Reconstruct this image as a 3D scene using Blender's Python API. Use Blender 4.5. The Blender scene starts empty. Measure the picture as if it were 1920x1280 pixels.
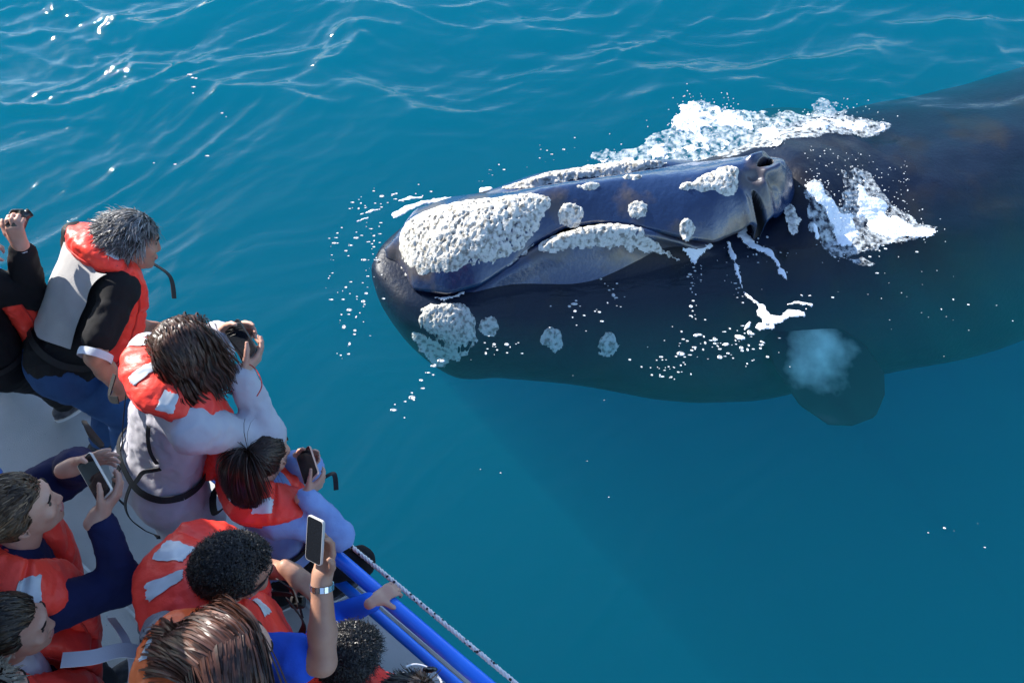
import bpy, math, random
import numpy as np

# ------------------------------------------------------------------ camera, sky, sun
scene = bpy.context.scene
C = scene.collection
PITCH, CAMZ, FPX = 56.0, 5.0, 1700.0
_c, _s = math.cos(math.radians(PITCH)), math.sin(math.radians(PITCH))
cam_data = bpy.data.cameras.new('camera')
cam_data.sensor_width = 36.0
cam_data.lens = 36.0 * FPX / 1920.0
cam_data.clip_end = 6000
cam = bpy.data.objects.new('camera', cam_data)
cam.location = (0, 0, CAMZ)
cam.rotation_euler = (math.radians(90 - PITCH), 0, 0)
C.objects.link(cam)
scene.camera = cam

SUN = np.array([-0.66, 0.56, 0.50]); SUN /= np.linalg.norm(SUN)
elev = math.asin(SUN[2]); azim = math.atan2(SUN[0], SUN[1])       # clockwise from +Y
world = bpy.data.worlds.new('World'); scene.world = world
world.use_nodes = True
wn = world.node_tree.nodes; wl = world.node_tree.links
wn.clear()
sky = wn.new('ShaderNodeTexSky'); sky.sky_type = 'NISHITA'; sky.sun_disc = False
sky.sun_elevation = elev; sky.sun_rotation = azim
sky.air_density = 1.0; sky.dust_density = 0.3; sky.ozone_density = 3.5
bg = wn.new('ShaderNodeBackground'); bg.inputs['Strength'].default_value = 0.15
wo = wn.new('ShaderNodeOutputWorld')
wl.new(sky.outputs[0], bg.inputs[0]); wl.new(bg.outputs[0], wo.inputs[0])

sun_data = bpy.data.lights.new('sun', 'SUN')
sun_data.energy = 5.0; sun_data.angle = math.radians(0.53); sun_data.color = (1.0, 0.95, 0.86)
sun = bpy.data.objects.new('sun', sun_data)
from mathutils import Vector, Matrix
sun.rotation_euler = Vector(SUN).to_track_quat('Z', 'Y').to_euler()
sun.location = (-20, 15, 20)
C.objects.link(sun)

scene.view_settings.view_transform = 'Standard'
scene.view_settings.look = 'None'
scene.view_settings.exposure = 1.2
scene.view_settings.gamma = 1.0
scene.view_settings.use_curve_mapping = False
cy = scene.cycles
cy.max_bounces = 8; cy.diffuse_bounces = 3; cy.glossy_bounces = 3
cy.transmission_bounces = 4; cy.transparent_max_bounces = 16; cy.volume_bounces = 4
cy.caustics_reflective = False; cy.caustics_refractive = False
cy.use_denoising = True
cy.sample_clamp_indirect = 6.0


def at(px, py, z):
    """point at height z that the photograph shows at pixel (px, py)"""
    u = (px - 960) / FPX; v = (640 - py) / FPX
    d = np.array([u, _c + v * _s, -_s + v * _c])
    return np.array([0, 0, CAMZ]) + d * ((z - CAMZ) / d[2])


# ------------------------------------------------------------------ numpy noise
def _hash(ix, iy, iz, seed):
    h = (ix.astype(np.int64) * 374761393 + iy.astype(np.int64) * 668265263 + iz.astype(np.int64) * 2147483647 + seed * 974634777) & 0xffffffff
    h = ((h ^ (h >> 13)) * 1274126177) & 0xffffffff
    h = h ^ (h >> 16)
    return (h & 0xffffff) / float(0xffffff)


def vnoise(x, y, z=None, seed=0):
    """value noise in -1..1 (2D when z is None)"""
    x = np.asarray(x, float); y = np.asarray(y, float)
    ix = np.floor(x).astype(np.int64); iy = np.floor(y).astype(np.int64)
    fx = x - ix; fy = y - iy
    fx = fx * fx * fx * (fx * (fx * 6 - 15) + 10); fy = fy * fy * fy * (fy * (fy * 6 - 15) + 10)
    if z is None:
        iz = np.zeros_like(ix)
        a = _hash(ix, iy, iz, seed) * (1 - fx) + _hash(ix + 1, iy, iz, seed) * fx
        b = _hash(ix, iy + 1, iz, seed) * (1 - fx) + _hash(ix + 1, iy + 1, iz, seed) * fx
        return (a * (1 - fy) + b * fy) * 2 - 1
    z = np.asarray(z, float)
    iz = np.floor(z).astype(np.int64); fz = z - iz
    fz = fz * fz * (3 - 2 * fz)
    r = 0
    for dz, wz in ((0, 1 - fz), (1, fz)):
        a = _hash(ix, iy, iz + dz, seed) * (1 - fx) + _hash(ix + 1, iy, iz + dz, seed) * fx
        b = _hash(ix, iy + 1, iz + dz, seed) * (1 - fx) + _hash(ix + 1, iy + 1, iz + dz, seed) * fx
        r = r + (a * (1 - fy) + b * fy) * wz
    return r * 2 - 1


def fbm(x, y, z=None, oct=4, seed=0, gain=0.5):
    r = 0; a = 1.0; f = 1.0; n = 0
    for k in range(oct):
        r = r + a * vnoise(x * f + 17.3 * k, y * f - 9.1 * k, None if z is None else z * f + 4.7 * k, seed + k)
        n += a; a *= gain; f *= 2.03
    return r / n


def worley(x, y, seed=0):
    """distance to the nearest feature point, 2D"""
    ix = np.floor(x).astype(np.int64); iy = np.floor(y).astype(np.int64)
    best = np.full(np.shape(x), 9.0)
    for dx in (-1, 0, 1):
        for dy in (-1, 0, 1):
            jx = ix + dx; jy = iy + dy; k = np.zeros_like(jx)
            px_ = jx + _hash(jx, jy, k, seed); py_ = jy + _hash(jx, jy, k + 1, seed)
            best = np.minimum(best, np.hypot(px_ - x, py_ - y))
    return best


def sstep(a, b, x):
    t = np.clip((x - a) / (b - a), 0, 1)
    return t * t * (3 - 2 * t)


def catmull(P, n, closed=False):
    """resample control points P (k, d) with a Catmull-Rom spline to n points"""
    P = np.asarray(P, float); k = len(P)
    t = np.linspace(0, k if closed else k - 1, n, endpoint=not closed)
    i = np.floor(t).astype(int)
    if not closed:
        i = np.minimum(i, k - 2)
    f = (t - i)[:, None]
    g = (lambda j: P[j % k]) if closed else (lambda j: P[np.clip(j, 0, k - 1)])
    p0, p1, p2, p3 = g(i - 1), g(i), g(i + 1), g(i + 2)
    return 0.5 * (2 * p1 + (p2 - p0) * f + (2 * p0 - 5 * p1 + 4 * p2 - p3) * f ** 2 + (3 * p1 - p0 - 3 * p2 + p3) * f ** 3)


# ------------------------------------------------------------------ objects
def tag(o, label=None, cat=None, group=None, kind=None):
    if label: o['label'] = label
    if cat: o['category'] = cat
    if group: o['group'] = group
    if kind: o['kind'] = kind
    return o


def thing(name, loc, label, cat, group=None):
    o = bpy.data.objects.new(name, None); C.objects.link(o)
    o.empty_display_size = 0.1
    o.location = loc
    return tag(o, label, cat, group)


def _origin(o):
    p = np.zeros(3)
    while o is not None:
        p += np.array(o.location); o = o.parent
    return p


def mesh(name, V, F, material, parent=None, smooth=True, origin=None, kind=None, mats=None, fmat=None):
    """one mesh object from world coordinates; F an (n,4) or (n,3) array, or a list of such arrays"""
    V = np.asarray(V, np.float32)
    if not isinstance(F, list): F = [F]
    F = [np.asarray(f, np.int32) for f in F if len(f)]
    org = np.array(origin, float) if origin is not None else (_origin(parent) if parent is not None else V.mean(0) * [1, 1, 0] + [0, 0, V[:, 2].min()])
    me = bpy.data.meshes.new(name)
    me.vertices.add(len(V)); me.vertices.foreach_set('co', (V - org.astype(np.float32)).ravel())
    loops = np.concatenate([f.ravel() for f in F]); sizes = np.concatenate([np.full(len(f), f.shape[1], np.int32) for f in F])
    me.loops.add(len(loops)); me.loops.foreach_set('vertex_index', loops)
    me.polygons.add(len(sizes))
    me.polygons.foreach_set('loop_start', np.concatenate([[0], np.cumsum(sizes)[:-1]]).astype(np.int32))
    me.polygons.foreach_set('loop_total', sizes)
    me.polygons.foreach_set('use_smooth', np.full(len(sizes), smooth, bool))
    for m in (mats or [material]): me.materials.append(m)
    if fmat is not None: me.polygons.foreach_set('material_index', np.asarray(fmat, np.int32))
    me.update(calc_edges=True); me.validate()
    o = bpy.data.objects.new(name, me); C.objects.link(o)
    if parent is not None:
        o.parent = parent
        o.location = org - _origin(parent)
    else:
        o.location = org
    if kind: o['kind'] = kind
    return o


def grid_faces(nu, nv, cu=False, cv=False):
    """quads of a (nu, nv) vertex grid, optionally closed in u or v"""
    iu = np.arange(nu if cu else nu - 1); iv = np.arange(nv if cv else nv - 1)
    a, b = np.meshgrid(iu, iv, indexing='ij')
    a2 = (a + 1) % nu; b2 = (b + 1) % nv
    return np.stack([a * nv + b, a2 * nv + b, a2 * nv + b2, a * nv + b2], -1).reshape(-1, 4)


def frames(P):
    """tangent, normal, binormal along a polyline by parallel transport"""
    P = np.asarray(P, float)
    T = np.gradient(P, axis=0); T /= np.linalg.norm(T, axis=1)[:, None] + 1e-9
    n = np.cross(T[0], [0, 0, 1.0])
    if np.linalg.norm(n) < 0.1: n = np.cross(T[0], [1.0, 0, 0])
    N = []
    for t in T:
        n = n - t * np.dot(n, t); n = n / (np.linalg.norm(n) + 1e-9); N.append(n)
    N = np.array(N)
    return T, N, np.cross(T, N)


def tube(P, r, seg=10, cap=True):
    """tube mesh along polyline P with radius r (scalar or per point)"""
    P = np.asarray(P, float); n = len(P)
    r = np.broadcast_to(np.asarray(r, float), (n,))
    T, N, B = frames(P)
    a = np.linspace(0, 2 * math.pi, seg, endpoint=False)
    V = P[:, None] + r[:, None, None] * (np.cos(a)[None, :, None] * N[:, None] + np.sin(a)[None, :, None] * B[:, None])
    V = V.reshape(-1, 3); Fq = grid_faces(n, seg, cv=True)
    if not cap: return V, [Fq]
    V = np.vstack([V, P[0], P[-1]]); k = n * seg; i = np.arange(seg); j = (i + 1) % seg
    tri = np.vstack([np.stack([np.full(seg, k), j, i], -1), np.stack([np.full(seg, k + 1), (n - 1) * seg + i, (n - 1) * seg + j], -1)])
    return V, [Fq, tri]


def merge(parts):
    """join (V, [F...]) pairs into one"""
    Vs, Q, T, off = [], [], [], 0
    for V, Fs in parts:
        for f in (Fs if isinstance(Fs, list) else [Fs]):
            (Q if f.shape[1] == 4 else T).append(np.asarray(f) + off)
        Vs.append(V); off += len(V)
    return np.vstack(Vs), ([np.vstack(Q)] if Q else []) + ([np.vstack(T)] if T else [])


def ribbon(P, W, th=0.002):
    """flat strap: centre line P (n,3), half-width vectors W (n,3), thickness th"""
    P = np.asarray(P, float); W = np.asarray(W, float)
    T = np.gradient(P, axis=0); N = np.cross(T, W); N /= np.linalg.norm(N, axis=1)[:, None] + 1e-9
    N = N * th / 2
    V = np.stack([P + W + N, P - W + N, P - W - N, P + W - N], 1)
    n = len(P)
    q = grid_faces(n, 4, cv=True)
    e = np.array([[3, 2, 1, 0], [(n - 1) * 4 + k for k in range(4)]])
    return V.reshape(-1, 3), [np.vstack([q, e])]


def ball(c, r, nu=8, nv=6, squash=1.0):
    th = np.linspace(0, math.pi, nv + 1)[1:-1]; ph = np.linspace(0, 2 * math.pi, nu, endpoint=False)
    r = np.broadcast_to(np.asarray(r, float), (3,)) * [1, 1, squash]
    V = np.stack([np.sin(th)[:, None] * np.cos(ph), np.sin(th)[:, None] * np.sin(ph), np.cos(th)[:, None] * np.ones_like(ph)], -1).reshape(-1, 3)
    V = np.vstack([V, [0, 0, 1], [0, 0, -1]]) * r + np.asarray(c)
    m = nv - 1; q = grid_faces(m, nu, cv=True)[:, ::-1]
    i = np.arange(nu); j = (i + 1) % nu; k = m * nu
    t = np.vstack([np.stack([np.full(nu, k), i, j], -1), np.stack([np.full(nu, k + 1), (m - 1) * nu + j, (m - 1) * nu + i], -1)])
    return V, [q, t]


# ------------------------------------------------------------------ materials
def srgb(r, g, b):
    f = lambda v: (v / 255 / 12.92) if v <= 10 else ((v / 255 + 0.055) / 1.055) ** 2.4
    return (f(r), f(g), f(b), 1.0)


def pmat(name, col, rough=0.6, spec=0.4, col2=None, nscale=8.0, bump=0.0, bscale=30.0, bdist=0.01, coat=0.0, metal=0.0,
         sheen=0.0, sss=0.0, detail=4.0, stretch=None, contrast=(0.35, 0.65), trans=0.0, rough2=None, bdetail=5.0):
    """Principled material with noise-varied colour, roughness and bump (object space)"""
    m = bpy.data.materials.new(name); m.use_nodes = True
    nt = m.node_tree; n = nt.nodes; l = nt.links
    b = n['Principled BSDF']
    col = tuple(col[:3]) + (1,)
    b.inputs['Base Color'].default_value = col
    b.inputs['Roughness'].default_value = rough
    b.inputs['Specular IOR Level'].default_value = spec
    b.inputs['Coat Weight'].default_value = coat
    b.inputs['Coat Roughness'].default_value = 0.12
    b.inputs['Metallic'].default_value = metal
    b.inputs['Sheen Weight'].default_value = sheen
    if sss:
        b.inputs['Subsurface Weight'].default_value = sss
        b.inputs['Subsurface Radius'].default_value = (0.012, 0.004, 0.002)
        b.inputs['Subsurface Scale'].default_value = 1.0
    tc = n.new('ShaderNodeTexCoord'); src = tc.outputs['Object']
    if stretch:
        mp = n.new('ShaderNodeMapping'); mp.inputs['Scale'].default_value = stretch
        l.new(src, mp.inputs['Vector']); src = mp.outputs['Vector']
    if col2 is not None or rough2 is not None:
        t = n.new('ShaderNodeTexNoise'); t.inputs['Scale'].default_value = nscale; t.inputs['Detail'].default_value = detail
        l.new(src, t.inputs['Vector'])
        mr = n.new('ShaderNodeMapRange'); mr.inputs['From Min'].default_value = contrast[0]; mr.inputs['From Max'].default_value = contrast[1]
        l.new(t.outputs['Fac'], mr.inputs['Value'])
        if col2 is not None:
            mx = n.new('ShaderNodeMix'); mx.data_type = 'RGBA'
            mx.inputs['A'].default_value = col; mx.inputs['B'].default_value = tuple(col2[:3]) + (1,)
            l.new(mr.outputs['Result'], mx.inputs['Factor']); l.new(mx.outputs['Result'], b.inputs['Base Color'])
        if rough2 is not None:
            mq = n.new('ShaderNodeMix'); mq.data_type = 'FLOAT'
            mq.inputs['A'].default_value = rough; mq.inputs['B'].default_value = rough2
            l.new(mr.outputs['Result'], mq.inputs['Factor']); l.new(mq.outputs['Result'], b.inputs['Roughness'])
    if bump:
        t2 = n.new('ShaderNodeTexNoise'); t2.inputs['Scale'].default_value = bscale; t2.inputs['Detail'].default_value = bdetail
        l.new(src, t2.inputs['Vector'])
        bp = n.new('ShaderNodeBump'); bp.inputs['Strength'].default_value = bump; bp.inputs['Distance'].default_value = bdist
        l.new(t2.outputs['Fac'], bp.inputs['Height']); l.new(bp.outputs['Normal'], b.inputs['Normal'])
    return m
# ------------------------------------------------------------------ water
def water_h(x, y):
    """height of the sea surface"""
    x = np.asarray(x, float); y = np.asarray(y, float)
    # the sea is rough at the top and left of the bay side, calm in the lee of the boat and whale
    rough = 0.22 + 0.78 * np.clip(sstep(1.0, -2.6, x + 0.1 * y) * sstep(1.2, 3.2, y) + sstep(4.7, 6.1, y), 0, 1)
    rough = rough * (1 - 0.55 * np.exp(-(((x - 1.2) / 2.4) ** 2 + ((y - 4.4) / 1.3) ** 2)))
    wx = x + 0.5 * fbm(x * .6, y * .6, seed=3, oct=2); wy = y + 0.5 * fbm(x * .6 + 9, y * .6, seed=4, oct=2)
    # swell lines running lower left to upper right on the left, level at the far side
    a = math.radians(38)
    p = wx * math.cos(a) + wy * math.sin(a); q = -wx * math.sin(a) + wy * math.cos(a)
    h = 0.040 * fbm(p * .42, q * 1.15, seed=11, oct=3)
    r1 = 1 - np.abs(fbm(p * .55 + 3, q * 2.1, seed=21, oct=3)); h = h + 0.030 * r1 ** 3
    r2 = 1 - np.abs(fbm(p * 1.3, q * 4.4 + 5, seed=31, oct=3)); h = h + 0.016 * r2 ** 3
    far = sstep(4.6, 5.8, y)
    r3 = 1 - np.abs(fbm(wx * .45 + 7, wy * 1.5, seed=41, oct=3)); h = h + far * 0.085 * r3 ** 3 + far * 0.03 * (1 - np.abs(fbm(wx * 1.1, wy * 3.2, seed=43, oct=3))) ** 3
    tl = sstep(-1.5, -4.0, x) * sstep(4.0, 6.2, y)
    r4 = 1 - np.abs(fbm(p * 2.6, q * 5.5, seed=51, oct=3)); h = h + tl * 0.020 * r4 ** 2
    h = h * rough - 0.03 * rough
    return h * np.exp(-np.maximum(np.hypot(x, y - 4) - 25, 0) / 30)


def axis_grid(lo, hi, step, far, n=34):
    g = (far) ** (np.arange(1, n + 1) / n)
    core = np.arange(lo, hi + step / 2, step)
    up = core[-1] + np.cumsum(step * (1.0 + (np.arange(1, n + 1) / 4.0) ** 3.0)); up = core[-1] + (up - core[-1]) * (far / (up[-1] - core[-1]))
    dn = core[0] - (up - core[-1])
    return np.concatenate([dn[::-1], core, up])


gx = axis_grid(-5.6, 6.6, 0.027, 1500.0); gy = axis_grid(0.2, 9.8, 0.027, 1500.0)
X, Y = np.meshgrid(gx, gy, indexing='ij')
WZ = water_h(X, Y)
nx, ny = len(gx), len(gy)
V = np.stack([X, Y, WZ], -1).reshape(-1, 3)
Fw = grid_faces(nx, ny)
DEPTH = -30.0
# skirt and bottom so that the water is a closed body
ring = np.concatenate([np.arange(nx) * ny, (nx - 1) * ny + np.arange(1, ny), (np.arange(nx - 2, -1, -1)) * ny + ny - 1, np.arange(ny - 2, 0, -1)])
low = V[ring].copy(); low[:, 2] = DEPTH
k = len(V); V = np.vstack([V, low, [[0, 0, DEPTH]]])
i = np.arange(len(ring)); j = (i + 1) % len(ring)
side = np.stack([ring[j], ring[i], k + i, k + j], -1)
bot = np.stack([k + j, k + i, np.full(len(ring), k + len(ring))], -1)

mw = bpy.data.materials.new('sea_water'); mw.use_nodes = True
nt = mw.node_tree; n = nt.nodes; l = nt.links; n.clear()
out = n.new('ShaderNodeOutputMaterial')
tr = n.new('ShaderNodeBsdfTransparent'); gl = n.new('ShaderNodeBsdfGlossy'); gl.inputs['Roughness'].default_value = 0.04
# Schlick reflectance from the angle to the surface, the same from above and below
ge = n.new('ShaderNodeNewGeometry'); dt = n.new('ShaderNodeVectorMath'); dt.operation = 'DOT_PRODUCT'; l.new(ge.outputs['Incoming'], dt.inputs[1])
ab = n.new('ShaderNodeMath'); ab.operation = 'ABSOLUTE'; l.new(dt.outputs['Value'], ab.inputs[0])
om = n.new('ShaderNodeMath'); om.operation = 'SUBTRACT'; om.inputs[0].default_value = 1.0; om.use_clamp = True; l.new(ab.outputs[0], om.inputs[1])
pw = n.new('ShaderNodeMath'); pw.operation = 'POWER'; pw.inputs[1].default_value = 5.0; l.new(om.outputs[0], pw.inputs[0])
fr = n.new('ShaderNodeMath'); fr.operation = 'MULTIPLY_ADD'; fr.inputs[1].default_value = 0.98; fr.inputs[2].default_value = 0.02; l.new(pw.outputs[0], fr.inputs[0])
mx = n.new('ShaderNodeMixShader')
tc = n.new('ShaderNodeTexCoord')
mp = n.new('ShaderNodeMapping'); mp.inputs['Rotation'].default_value = (0, 0, math.radians(-38)); mp.inputs['Scale'].default_value = (3.0, 9.0, 5.0)
ns = n.new('ShaderNodeTexNoise'); ns.inputs['Scale'].default_value = 1.6; ns.inputs['Detail'].default_value = 5.0; ns.inputs['Distortion'].default_value = 0.6
bp = n.new('ShaderNodeBump'); bp.inputs['Strength'].default_value = 0.32; bp.inputs['Distance'].default_value = 0.02
l.new(tc.outputs['Object'], mp.inputs['Vector']); l.new(mp.outputs['Vector'], ns.inputs['Vector'])
l.new(ns.outputs['Fac'], bp.inputs['Height'])
l.new(bp.outputs['Normal'], dt.inputs[0]); l.new(bp.outputs['Normal'], gl.inputs['Normal'])
l.new(fr.outputs[0], mx.inputs[0]); l.new(tr.outputs[0], mx.inputs[1]); l.new(gl.outputs[0], mx.inputs[2])
l.new(mx.outputs[0], out.inputs['Surface'])
va = n.new('ShaderNodeVolumeAbsorption'); va.inputs['Color'].default_value = (0.0, 0.56, 0.75, 1); va.inputs['Density'].default_value = 0.40
vs = n.new('ShaderNodeVolumeScatter'); vs.inputs['Color'].default_value = (0.01, 0.88, 0.95, 1); vs.inputs['Density'].default_value = 0.092
vs.inputs['Anisotropy'].default_value = 0.1
ad = n.new('ShaderNodeAddShader'); l.new(va.outputs[0], ad.inputs[0]); l.new(vs.outputs[0], ad.inputs[1])
l.new(ad.outputs[0], out.inputs['Volume'])
water = mesh('water', V, [np.vstack([Fw, side]), bot], mw, origin=(0, 0, 0), kind='structure')
mbed = pmat('sea_bed_sand', (0.10, 0.16, 0.15), 0.9, col2=(0.05, 0.09, 0.09), nscale=0.4)
Vb = np.array([[-1600, -1600, DEPTH + .5], [1600, -1600, DEPTH + .5], [1600, 1600, DEPTH + .5], [-1600, 1600, DEPTH + .5]])
mesh('sea_bed', Vb, np.array([[0, 1, 2, 3]]), mbed, origin=(0, 0, DEPTH + .5), kind='structure')

# ------------------------------------------------------------------ whale
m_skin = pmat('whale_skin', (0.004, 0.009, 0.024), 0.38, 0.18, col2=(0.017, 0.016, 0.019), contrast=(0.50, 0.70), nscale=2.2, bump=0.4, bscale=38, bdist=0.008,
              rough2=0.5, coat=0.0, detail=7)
m_skin_blue_shade = pmat('whale_skin_blue_shade', (0.010, 0.028, 0.086), 0.24, 0.6, col2=(0.060, 0.050, 0.054), contrast=(0.49, 0.62), nscale=3.2, bump=0.4, bscale=38, bdist=0.008, rough2=0.42, coat=0.6, detail=7)  # blue of skylit shade put into the skin colour above the water
m_call = pmat('whale_callosity', (0.70, 0.67, 0.60), 0.8, 0.2, col2=(0.28, 0.26, 0.22), nscale=34, bump=0.9, bscale=110, bdist=0.009, contrast=(0.47, 0.64))
m_pale = pmat('whale_pale_marking', (0.62, 0.66, 0.62), 0.5, 0.4, col2=(0.42, 0.48, 0.46), nscale=6)
m_hole_shade = pmat('whale_blowhole_shade', (0.006, 0.006, 0.008), 0.5, 0.3)  # near-black colour standing in for the shade inside the blowholes

whale = thing('whale', (0.6, 4.3, 0), 'dark right whale with white rough patches surfacing beside the boat', 'whale')

# trunk with the lower jaw: stations (x, ten points y, z round the section from the top over the near side)
ST = [
 (-1.00, [(4.06, -.06), (4.03, -.07), (4.01, -.10), (4.00, -.14), (4.02, -.19), (4.06, -.21), (4.10, -.19), (4.12, -.14), (4.11, -.10), (4.09, -.07)]),
 (-0.93, [(4.06, -.01), (3.95, -.02), (3.88, -.07), (3.84, -.17), (3.90, -.38), (4.08, -.46), (4.26, -.38), (4.32, -.17), (4.28, -.07), (4.20, -.02)]),
 (-0.72, [(4.06, .02), (3.82, .0), (3.68, -.05), (3.60, -.20), (3.70, -.58), (4.10, -.74), (4.48, -.58), (4.56, -.22), (4.50, -.05), (4.36, .02)]),
 (-0.42, [(4.08, .03), (3.80, .02), (3.62, -.05), (3.48, -.24), (3.58, -.76), (4.12, -.98), (4.62, -.78), (4.74, -.30), (4.66, -.02), (4.44, .10)]),
 (-0.10, [(4.12, .06), (3.86, .13), (3.74, .00), (3.46, -.36), (3.54, -.92), (4.16, -1.16), (4.74, -.92), (4.86, -.40), (4.75, .00), (4.52, .18)]),
 (0.20, [(4.20, .08), (3.99, .235), (3.82, .01), (3.44, -.46), (3.50, -1.06), (4.20, -1.32), (4.86, -1.06), (4.98, -.48), (4.80, .06), (4.60, .25)]),
 (0.55, [(4.26, .08), (4.09, .30), (3.88, .02), (3.42, -.55), (3.46, -1.18), (4.24, -1.46), (4.98, -1.18), (5.10, -.52), (4.86, .08), (4.64, .28)]),
 (0.85, [(4.30, .08), (4.10, .295), (3.95, .02), (3.40, -.60), (3.42, -1.26), (4.28, -1.55), (5.08, -1.26), (5.20, -.54), (4.90, .07), (4.70, .28)]),
 (1.12, [(4.34, .06), (4.10, .20), (4.02, .00), (3.38, -.64), (3.40, -1.32), (4.32, -1.62), (5.16, -1.30), (5.30, -.55), (4.94, .04), (4.76, .24)]),
 (1.45, [(4.40, .04), (4.16, .02), (4.02, -.09), (3.38, -.68), (3.38, -1.38), (4.38, -1.72), (5.26, -1.36), (5.42, -.55), (5.04, .00), (4.82, .14)]),
 (1.80, [(4.52, .06), (4.24, .00), (4.04, -.14), (3.42, -.72), (3.40, -1.42), (4.46, -1.80), (5.40, -1.40), (5.58, -.55), (5.18, .02), (4.90, .12)]),
 (2.10, [(4.70, .21), (4.38, .15), (4.14, -.03), (3.50, -.74), (3.46, -1.46), (4.60, -1.86), (5.58, -1.42), (5.76, -.56), (5.36, .0), (5.02, .17)]),
 (2.45, [(4.80, .14), (4.46, .08), (4.18, -.10), (3.60, -.76), (3.56, -1.50), (4.75, -1.92), (5.80, -1.46), (5.98, -.58), (5.56, -.05), (5.16, .09)]),
 (3.00, [(4.98, .012), (4.58, -.03), (4.24, -.20), (3.74, -.82), (3.72, -1.55), (4.95, -2.00), (6.05, -1.52), (6.24, -.64), (5.82, -.18), (5.40, -.05)]),
 (4.00, [(5.34, -.04), (4.88, -.09), (4.48, -.28), (4.04, -.92), (4.06, -1.62), (5.35, -2.10), (6.45, -1.60), (6.66, -.78), (6.24, -.30), (5.80, -.14)]),
 (6.00, [(6.25, -.14), (5.78, -.20), (5.36, -.40), (4.98, -1.0), (5.05, -1.66), (6.25, -2.12), (7.30, -1.62), (7.50, -.92), (7.14, -.40), (6.72, -.20)]),
 (8.50, [(7.45, -.30), (7.10, -.36), (6.80, -.54), (6.55, -1.0), (6.62, -1.50), (7.45, -1.85), (8.25, -1.48), (8.36, -1.0), (8.12, -.54), (7.80, -.36)]),
 (11.0, [(8.60, -.52), (8.40, -.57), (8.24, -.70), (8.12, -.98), (8.18, -1.26), (8.60, -1.45), (9.02, -1.26), (9.08, -.98), (8.98, -.70), (8.80, -.57)]),
 (12.8, [(9.40, -.72), (9.33, -.75), (9.28, -.82), (9.25, -.95), (9.28, -1.06), (9.40, -1.12), (9.52, -1.06), (9.55, -.95), (9.52, -.82), (9.47, -.75)]),
]
for x_, c_ in ST:                                 # the flanks draw in below their widest line
    if x_ > -.5:
        c_[4] = (c_[3][0] + .30 * min(1, x_ + .5), c_[4][1] * .85); c_[6] = (c_[7][0] - .30 * min(1, x_ + .5), c_[6][1] * .85)
sx = np.array([s_[0] for s_ in ST])
sec = np.stack([catmull(s_[1], 96, closed=True) for s_ in ST])        # (stations, 96, 2)
ti = np.linspace(0, len(ST) - 1, 420)
ctrl = np.concatenate([sx[:, None, None] * np.ones((1, 96, 1)), sec], -1).reshape(len(ST), -1)
BODY = catmull(ctrl, 420).reshape(420, 96, 3)
# loose folds of skin behind the blowholes and slight unevenness
nz = fbm(BODY[..., 0] * 1.5, BODY[..., 1] * 1.5, BODY[..., 2] * 1.5, oct=4, seed=5)
BODY[..., 2] += 0.025 * nz * sstep(-1.0, 0.0, BODY[..., 0])
BODY[..., 2] += (0.018 * fbm(BODY[..., 0] * 5, BODY[..., 1] * 5, oct=3, seed=6) - 0.015 * np.exp(-((BODY[..., 0] - 2.55 - 0.5 * (BODY[..., 1] - 4.6)) / .10) ** 2)) * sstep(-.3, 0, BODY[..., 2]) * sstep(1.7, 2.1, BODY[..., 0])
Vb = BODY.reshape(-1, 3)
caps = [np.array([list(range(96))])[:, ::-1], np.array([[419 * 96 + q for q in range(96)]])]
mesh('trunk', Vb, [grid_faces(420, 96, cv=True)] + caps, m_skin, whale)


# sheets over the lower lips, carrying the blue of skylit shade in their colour
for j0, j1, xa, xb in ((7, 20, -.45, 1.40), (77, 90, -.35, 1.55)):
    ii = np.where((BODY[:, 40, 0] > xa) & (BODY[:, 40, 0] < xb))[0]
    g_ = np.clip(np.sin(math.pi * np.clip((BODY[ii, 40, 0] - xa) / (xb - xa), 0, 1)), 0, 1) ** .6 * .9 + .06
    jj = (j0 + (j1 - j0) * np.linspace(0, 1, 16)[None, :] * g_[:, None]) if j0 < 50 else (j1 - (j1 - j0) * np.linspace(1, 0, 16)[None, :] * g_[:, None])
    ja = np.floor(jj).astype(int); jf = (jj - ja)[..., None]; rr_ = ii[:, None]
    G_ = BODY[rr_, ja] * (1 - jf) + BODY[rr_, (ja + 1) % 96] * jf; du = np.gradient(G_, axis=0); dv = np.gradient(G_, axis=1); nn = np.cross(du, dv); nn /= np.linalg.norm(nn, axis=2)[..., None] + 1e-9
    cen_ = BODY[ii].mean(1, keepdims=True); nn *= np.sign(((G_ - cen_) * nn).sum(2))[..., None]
    mesh('lower_lip_shade_sheet', (G_ + nn * .006).reshape(-1, 3), grid_faces(len(ii), 16), m_skin_blue_shade, whale)


def body_top(x, y):
    """height of the trunk's upper surface at (x, y), by inverse-distance over its vertices"""
    P = BODY.reshape(-1, 3); P = P[(P[:, 2] > -1.0) & (P[:, 0] < 4)]
    x = np.atleast_1d(x); y = np.atleast_1d(y); z = np.empty(len(x))
    for a in range(0, len(x), 400):
        d = (P[None, :, 0] - x[a:a + 400, None]) ** 2 + (P[None, :, 1] - y[a:a + 400, None]) ** 2
        idx = np.argpartition(d, 12, axis=1)[:, :12]
        dd = np.take_along_axis(d, idx, 1); zz = P[idx, 2]
        # keep the upper sheet only
        zm = zz.max(1, keepdims=True); w = np.where(zz > zm - 0.15, 1 / (dd + 2e-4), 0)
        z[a:a + 400] = (w * zz).sum(1) / w.sum(1)
    return z


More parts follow.
